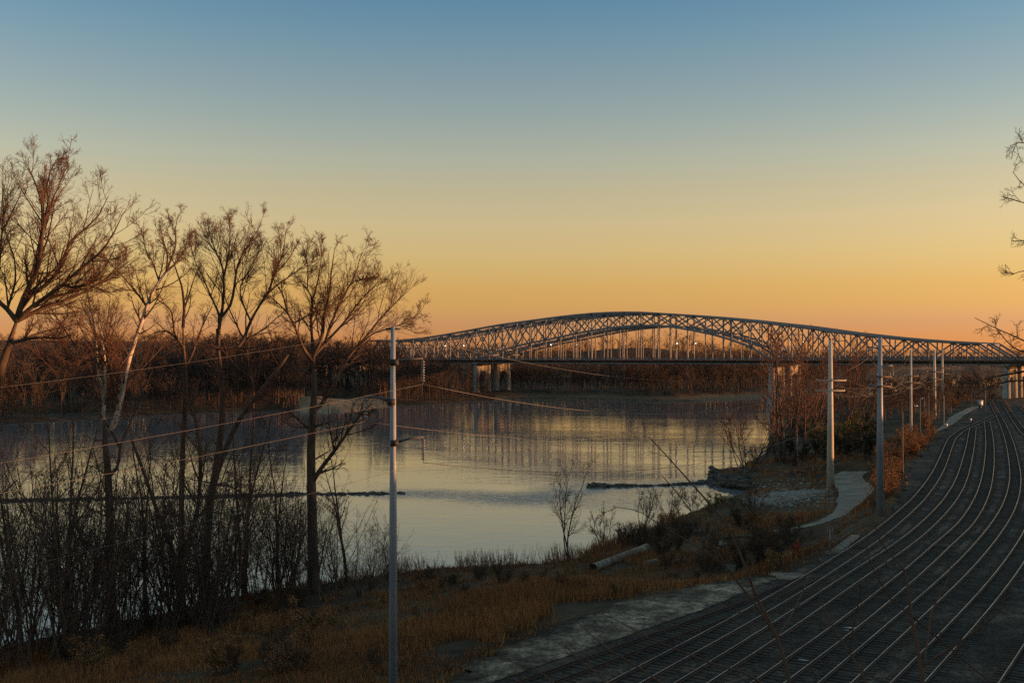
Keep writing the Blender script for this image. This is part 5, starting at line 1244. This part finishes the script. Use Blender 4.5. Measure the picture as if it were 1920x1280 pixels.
# ------------------------------------------------------------------ grass and weeds
r_ = np.random.default_rng(71); n = 60000
px = r_.uniform(-80, 1800, n); d = 50 * (250 / 50.0) ** r_.random(n) ** 1.25; x = (px - 960) / FPX * d
z = ground(x, d); dn = seg_dist(x, d, NEAR); wet = inside(x, d, NEAR + FAR)
den = vnoise(x, d, 7, 21) * 0.6 + vnoise(x, d, 2.2, 22) * 0.4
pl = np.exp(-(((x - gp[0]) / 6.5) ** 2 + ((d - gp[1]) / 9.0) ** 2))
path_d = np.full(n, 99.0)
for o in bpy.data.objects:
    if o.name.startswith('footpath'):
        vv = np.array([v.co[:2] for v in o.data.vertices])[4::9]; path_d = np.minimum(path_d, seg_dist(x, d, [tuple(q) for q in vv[::3]]))
edge_d = yard_left(d) - x
m = ~wet & (z > 0.25) & (edge_d > 0.2) & (path_d > 2.2) & (den > 0.33) & (pl < 0.55) & (z < 11)
m |= ~wet & (edge_d > -3.0) & (edge_d <= 0.2) & (den > 0.62) & (d < 80) & (z < 11)
m &= d > 52
x, d, z, den, dn, edge_d = x[m], d[m], z[m], den[m], dn[m], edge_d[m]
k = 6; N = len(x) * k
bx_ = np.repeat(x, k) + r_.normal(size=N) * 0.22; by_ = np.repeat(d, k) + r_.normal(size=N) * 0.22; bz = np.repeat(z, k) - 0.08
bz = np.where(np.repeat(edge_d, k) < 0.5, np.maximum(bz, YZ - 0.05), bz)
tall = 0.3 + 0.9 * np.clip((np.repeat(vnoise(x, d, 11, 23), k) - 0.3) * 1.8, 0, 1); tall = np.where(np.repeat(edge_d, k) < 1.5, 0.18 + 0.15 * r_.random(N), tall)
h = tall * r_.uniform(0.5, 1.15, N); a = r_.uniform(0, 6.28, N); ln = r_.uniform(0.1, 0.55, N) * h
w = 0.012 + 0.00028 * by_; wa = r_.uniform(0, 3.14, N)
V = np.stack([np.stack([bx_ - np.cos(wa) * w, by_ - np.sin(wa) * w, bz], 1), np.stack([bx_ + np.cos(wa) * w, by_ + np.sin(wa) * w, bz], 1), np.stack([bx_ + np.cos(a) * ln, by_ + np.sin(a) * ln, bz + h], 1)], 1)
tag(obj('dry_grass', mesh_np('dry_grass', V, None, np.arange(N * 3).reshape(-1, 3)), M['grass']), 'dry golden-brown grass covering the near bank', 'grass', kind='stuff')
# rust weeds along the waterline
n = 3200; px = r_.uniform(760, 1360, n); off = np.abs(r_.normal(size=n)) * 5 + 0.4
i = np.array(NEAR[7:24]); cum = i[:, 0]
t = r_.uniform(0, 1, n); sh = interp_poly(np.array([W(a_, b_, 0) for a_, b_ in [(640, 1090), (700, 1085), (800, 1070), (900, 1066), (1000, 1062), (1060, 1052), (1150, 1017), (1250, 977)]]), 200)
q = sh[(t ** 1.2 * 199).astype(int)]; x = q[:, 0] + r_.normal(size=n) * 1.2; y = q[:, 1] - off; z = ground(x, y); m = (z > 0.15) & (yard_left(y) - x > 2) & (vnoise(x, y, 3.1, 41) * 0.6 + vnoise(x, y, 1.1, 42) * 0.4 > 0.48); x, y, z = x[m], y[m], z[m]
N = len(x); h = r_.uniform(0.7, 2.1, N) * (0.6 + 0.7 * vnoise(x, y, 4, 31)); mb = MB()
lean = r_.normal(size=(N, 2)) * 0.22
P = np.stack([np.stack([x, y, z - 0.1], 1), np.stack([x + lean[:, 0] * h, y + lean[:, 1] * h, z + h], 1)], 1); v, qd = tubes(P, np.tile([[0.014, 0.008]], (N, 1)), 3); mb.add(v, qd)
kk = 16; T = np.repeat(np.arange(N), kk); u = r_.uniform(0.35, 1.05, N * kk)[:, None]; c = P[T, 0] * (1 - u) + P[T, 1] * u
a = r_.uniform(0, 6.28, N * kk); le = (r_.uniform(0.08, 0.28, N * kk) * (1.3 - u[:, 0])); tip = c + np.stack([np.cos(a) * le, np.sin(a) * le, le * r_.uniform(0.3, 1.2, N * kk)], 1); sd = np.stack([-np.sin(a), np.cos(a), 0 * a], 1) * 0.025
mb.add(np.stack([c - sd, c + sd, tip], 1), None, np.arange(N * kk * 3).reshape(-1, 3))
tag(mb.build('tall_weeds', M['weed']), 'rust-red tall weeds fringing the near waterline', 'weeds', kind='stuff')

# ------------------------------------------------------------------ foreground twigs on the bluff
def near_sapling(label, limbs, D, seed, name='sapling', rs=1.0, sub=4, cat='sapling', twigs=True):
    r_ = np.random.default_rng(seed); b = WD(*limbs[0][0][0], D); base = np.array([b[0], b[1], g1(b[0], b[1])])
    P, R = limbs_px(limbs, D, base, r_, 14)
    root = empty(name, tuple(base)); tag(root, label, cat, 'bare saplings on the bluff below the camera')
    foot = interp_poly(np.array([[0, 0, -0.2], P[0, 0] * 0.5 + np.array([0.03, 0.02, 0]), P[0, 0]]), 14)
    PP = np.concatenate([P, foot[None]]); RR = np.concatenate([R, np.linspace(R[0, 0] * 1.3, R[0, 0], 14)[None]])
    b1 = spawn(P, R, sub, 0.2, 0.98, (25, 60), 0.16, 6, 0.5, 0.05, 0.10, r_, 0.0022, 0.12); b2 = spawn(*b1, 2, 0.2, 0.95, (25, 60), 0.4, 4, 0.6, 0.05, 0.12, r_, 0.0016, 0.05)
    obj('stem', batch_mesh('stem', [(PP, RR, 7), (*b1, 4), (*b2, 3)], M['sapling']), None, root)
c5 = lambda p: [(1000 + x / 3.555, 760 + y / 3.555) for x, y in p]
near_sapling('forked sapling stem rising from the bottom edge towards the water', [([(1488, 1330), (1474, 1243), (1462, 1208), (1445, 1164), (1418, 1126), (1404, 1077), (1377, 1012), (1360, 977), (1337, 951), (1292, 901), (1239, 842), (1217, 819)], 0.019, 0.004, 0.5),
    ([(1462, 1208), (1415, 1129), (1389, 1100), (1360, 1059), (1330, 1010), (1280, 935), (1240, 890)], 0.011, 0.003, -0.4), ([(1464, 1208), (1485, 1152), (1519, 1077), (1519, 1050)], 0.01, 0.003, 0.4), ([(1360, 1059), (1300, 1020), (1240, 985), (1195, 955), (1150, 950)], 0.006, 0.0025, -0.4)], 9.0, 81)
near_sapling('upright sapling over the middle of the tracks', [(c8([(1275, 1220), (1270, 1097), (1250, 950), (1210, 750), (1190, 630), (1170, 450), (1155, 360), (1070, 280), (960, 140), (960, 60)]), 0.021, 0.004, 0.4), (c8([(1190, 640), (1060, 560), (930, 330), (905, 200)]), 0.008, 0.003, -0.3),
    (c8([(1265, 1000), (1290, 900), (1320, 640), (1440, 420), (1450, 310)]), 0.012, 0.003, 0.5), (c8([(1270, 990), (1500, 840), (1680, 710), (1800, 600), (1830, 470)]), 0.012, 0.003, -0.5), (c8([(1215, 700), (1430, 860), (1700, 1090), (1760, 1140)]), 0.009, 0.004, 0.3), (c8([(1150, 370), (1060, 360), (1020, 290)]), 0.006, 0.003, 0.2)], 8.5, 82)
near_sapling('low arching twig at the bottom edge over the gravel road', [(c7([(760, 1100), (700, 980), (640, 920), (550, 860), (440, 835), (350, 800)]), 0.012, 0.003, 0.2)], 9.5, 83, sub=3)
near_sapling('second arching twig over the gravel road', [(c7([(1080, 1080), (1000, 930), (900, 850), (800, 770), (735, 690)]), 0.012, 0.003, 0.2)], 9.5, 84, sub=3)
near_sapling('long twig crossing the rusty siding', [(c7([(1500, 1080), (1350, 940), (1200, 840), (1080, 770), (1000, 720), (900, 630), (800, 540)]), 0.012, 0.003, 0.3)], 9.2, 85, sub=3)
near_sapling('longest twig crossing several tracks from the lower right', [(c7([(2150, 1050), (1920, 890), (1700, 840), (1500, 750), (1310, 680), (1200, 620), (1080, 550), (930, 490)]), 0.013, 0.003, 0.3)], 9.6, 86, sub=3)
near_sapling('thin branching sapling low over the third track', [(c8([(980, 1250), (860, 1000), (800, 900), (720, 780), (640, 640), (600, 480)]), 0.012, 0.003, 0.3), (c8([(800, 900), (820, 740), (860, 560), (870, 460)]), 0.007, 0.003, -.3), (c8([(860, 1000), (1000, 1080), (1150, 1000), (1180, 850)]), 0.007, 0.003, .3)], 8.8, 87, sub=5)

# tree outside the right edge whose branches reach into the frame
cr = lambda p: [(1720 + x / 2.37, 220 + y / 2.37) for x, y in p]
RD = 15.0
lim = [([(2190, 1500), (2170, 1100), (2150, 700), (2130, 400), (2110, 100)], 0.16, 0.06, 0)] + \
      [(p, 0.026, 0.004, dp) for p, dp in [([(2125, 330), (2040, 330), (1970, 300), (1920, 262), (1893, 274)], -1), ([(2130, 420), (2030, 420), (1960, 395), (1915, 378), (1883, 371)], 0.5), ([(2130, 430), (2020, 400), (1950, 370), (1912, 342), (1899, 322)], 1),
        ([(2140, 520), (2030, 470), (1960, 450), (1900, 452)], -0.6), ([(2140, 560), (2030, 520), (1960, 505), (1908, 508), (1895, 516)], 0.8), ([(2150, 720), (2050, 690), (1960, 660), (1915, 635), (1880, 622), (1850, 606), (1828, 596)], -0.8),
        ([(2050, 690), (1950, 690), (1900, 700), (1850, 708), (1800, 728)], 0.6), ([(2060, 700), (1960, 670), (1900, 655), (1865, 612)], 1.0), ([(2150, 760), (2040, 740), (1950, 715), (1880, 712), (1820, 745)], -.5)]]
r_ = np.random.default_rng(91); b = WD(*lim[0][0][0], RD); base = np.array([b[0], b[1], g1(b[0], b[1])])
P, R = limbs_px(lim, RD, base, r_); P[0, 0] = (0, 0, -0.4)
root = empty('bare_tree', tuple(base)); tag(root, 'dark bare tree beyond the right edge, only its twigs reaching in', 'tree')
b1 = spawn(P[1:], R[1:], 10, 0.35, 1.0, (25, 60), 0.17, 6, 0.5, 0.02, 0.12, r_, 0.003, 0.15); b2 = spawn(*b1, 6, 0.1, 1.0, (25, 60), 0.45, 4, 0.6, 0.02, 0.14, r_, 0.002, 0.1); b3 = spawn(*b2, 3, 0.2, 1.0, (25, 60), 0.5, 3, 0.7, 0.02, 0.14, r_, 0.0016, 0.05)
# the rest of its crown, on the sides away from the view
c1 = spawn(P[:1], R[:1], 60, 0.3, 1.0, (30, 65), 0.4, 10, 0.45, 0.06, 0.08, r_, 0.02, 1.5)
wp = c1[0] + base; kx = (wp[..., 0] / np.maximum(wp[..., 1], 0.1)).min(1) > 0.495; c1 = (c1[0][kx], c1[1][kx])
c2 = spawn(*c1, 7, 0.15, 1.0, (20, 55), 0.42, 6, 0.55, 0.05, 0.1, r_, 0.008, 0.4); wp = c2[0] + base; kx = (wp[..., 0] / np.maximum(wp[..., 1], 0.1)).min(1) > 0.485; c2 = (c2[0][kx], c2[1][kx])
c3 = spawn(*c2, 5, 0.15, 1.0, (20, 55), 0.5, 4, 0.6, 0.05, 0.1, r_, 0.004, 0.2); wp = c3[0] + base; kx = (wp[..., 0] / np.maximum(wp[..., 1], 0.1)).min(1) > 0.482; c3 = (c3[0][kx], c3[1][kx])
R[0, -3:] *= (0.8, 0.5, 0.25)
obj('trunk', batch_mesh('trunk', [(P, R, 8), (*b1, 5), (*c1, 6)], M['bark']), None, root); obj('crown', batch_mesh('crown', [(*b2, 4), (*b3, 3), (*c2, 4), (*c3, 3)], M['sapling'], False), None, root)


# driftwood on the bank
r_ = np.random.default_rng(95)
for i, (px, py, L, lab) in enumerate([(1165, 1040, 5.0, 'driftwood log lying left of the concrete pipe'), (1255, 1012, 6.0, 'driftwood log behind the concrete pipe end'), (1310, 1000, 4.5, 'driftwood log on the slope under the bare bushes'), (1290, 1052, 4.0, 'driftwood log in the dark hollow'), (1395, 1008, 5.0, 'driftwood log near the footpath end'), (1352, 905, 4.0, 'driftwood log among the boulders of the point')]):
    p = hit(px, py); a = r_.uniform(-0.5, 0.5); root = empty('driftwood_log', (p[0], p[1], p[2] + 0.12), a); tag(root, lab, 'log', 'driftwood logs')
    u = np.linspace(-0.5, 0.5, 12); zz = np.array([g1(p[0] + math.cos(a) * q * L, p[1] + math.sin(a) * q * L) for q in u]); zz = np.polyval(np.polyfit(u, zz, 1), u) - p[2] + 0.08
    P = np.stack([u * L, 0.3 * np.sin(u * 6 + i), zz], 1)[None]; R = (np.linspace(0.17, 0.06, 12) * r_.uniform(0.8, 1.2))[None]
    obj('trunk', batch_mesh('trunk', [(P, R, 8)], M['driftwood']), None, root)
    bb = spawn(P, R, 5, 0.3, 0.95, (35, 75), 0.22, 5, 0.4, 0.15, 0.15, r_, 0.02, 0.5); obj('branch_stubs', batch_mesh('branch_stubs', [(*bb, 5)], M['driftwood']), None, root)
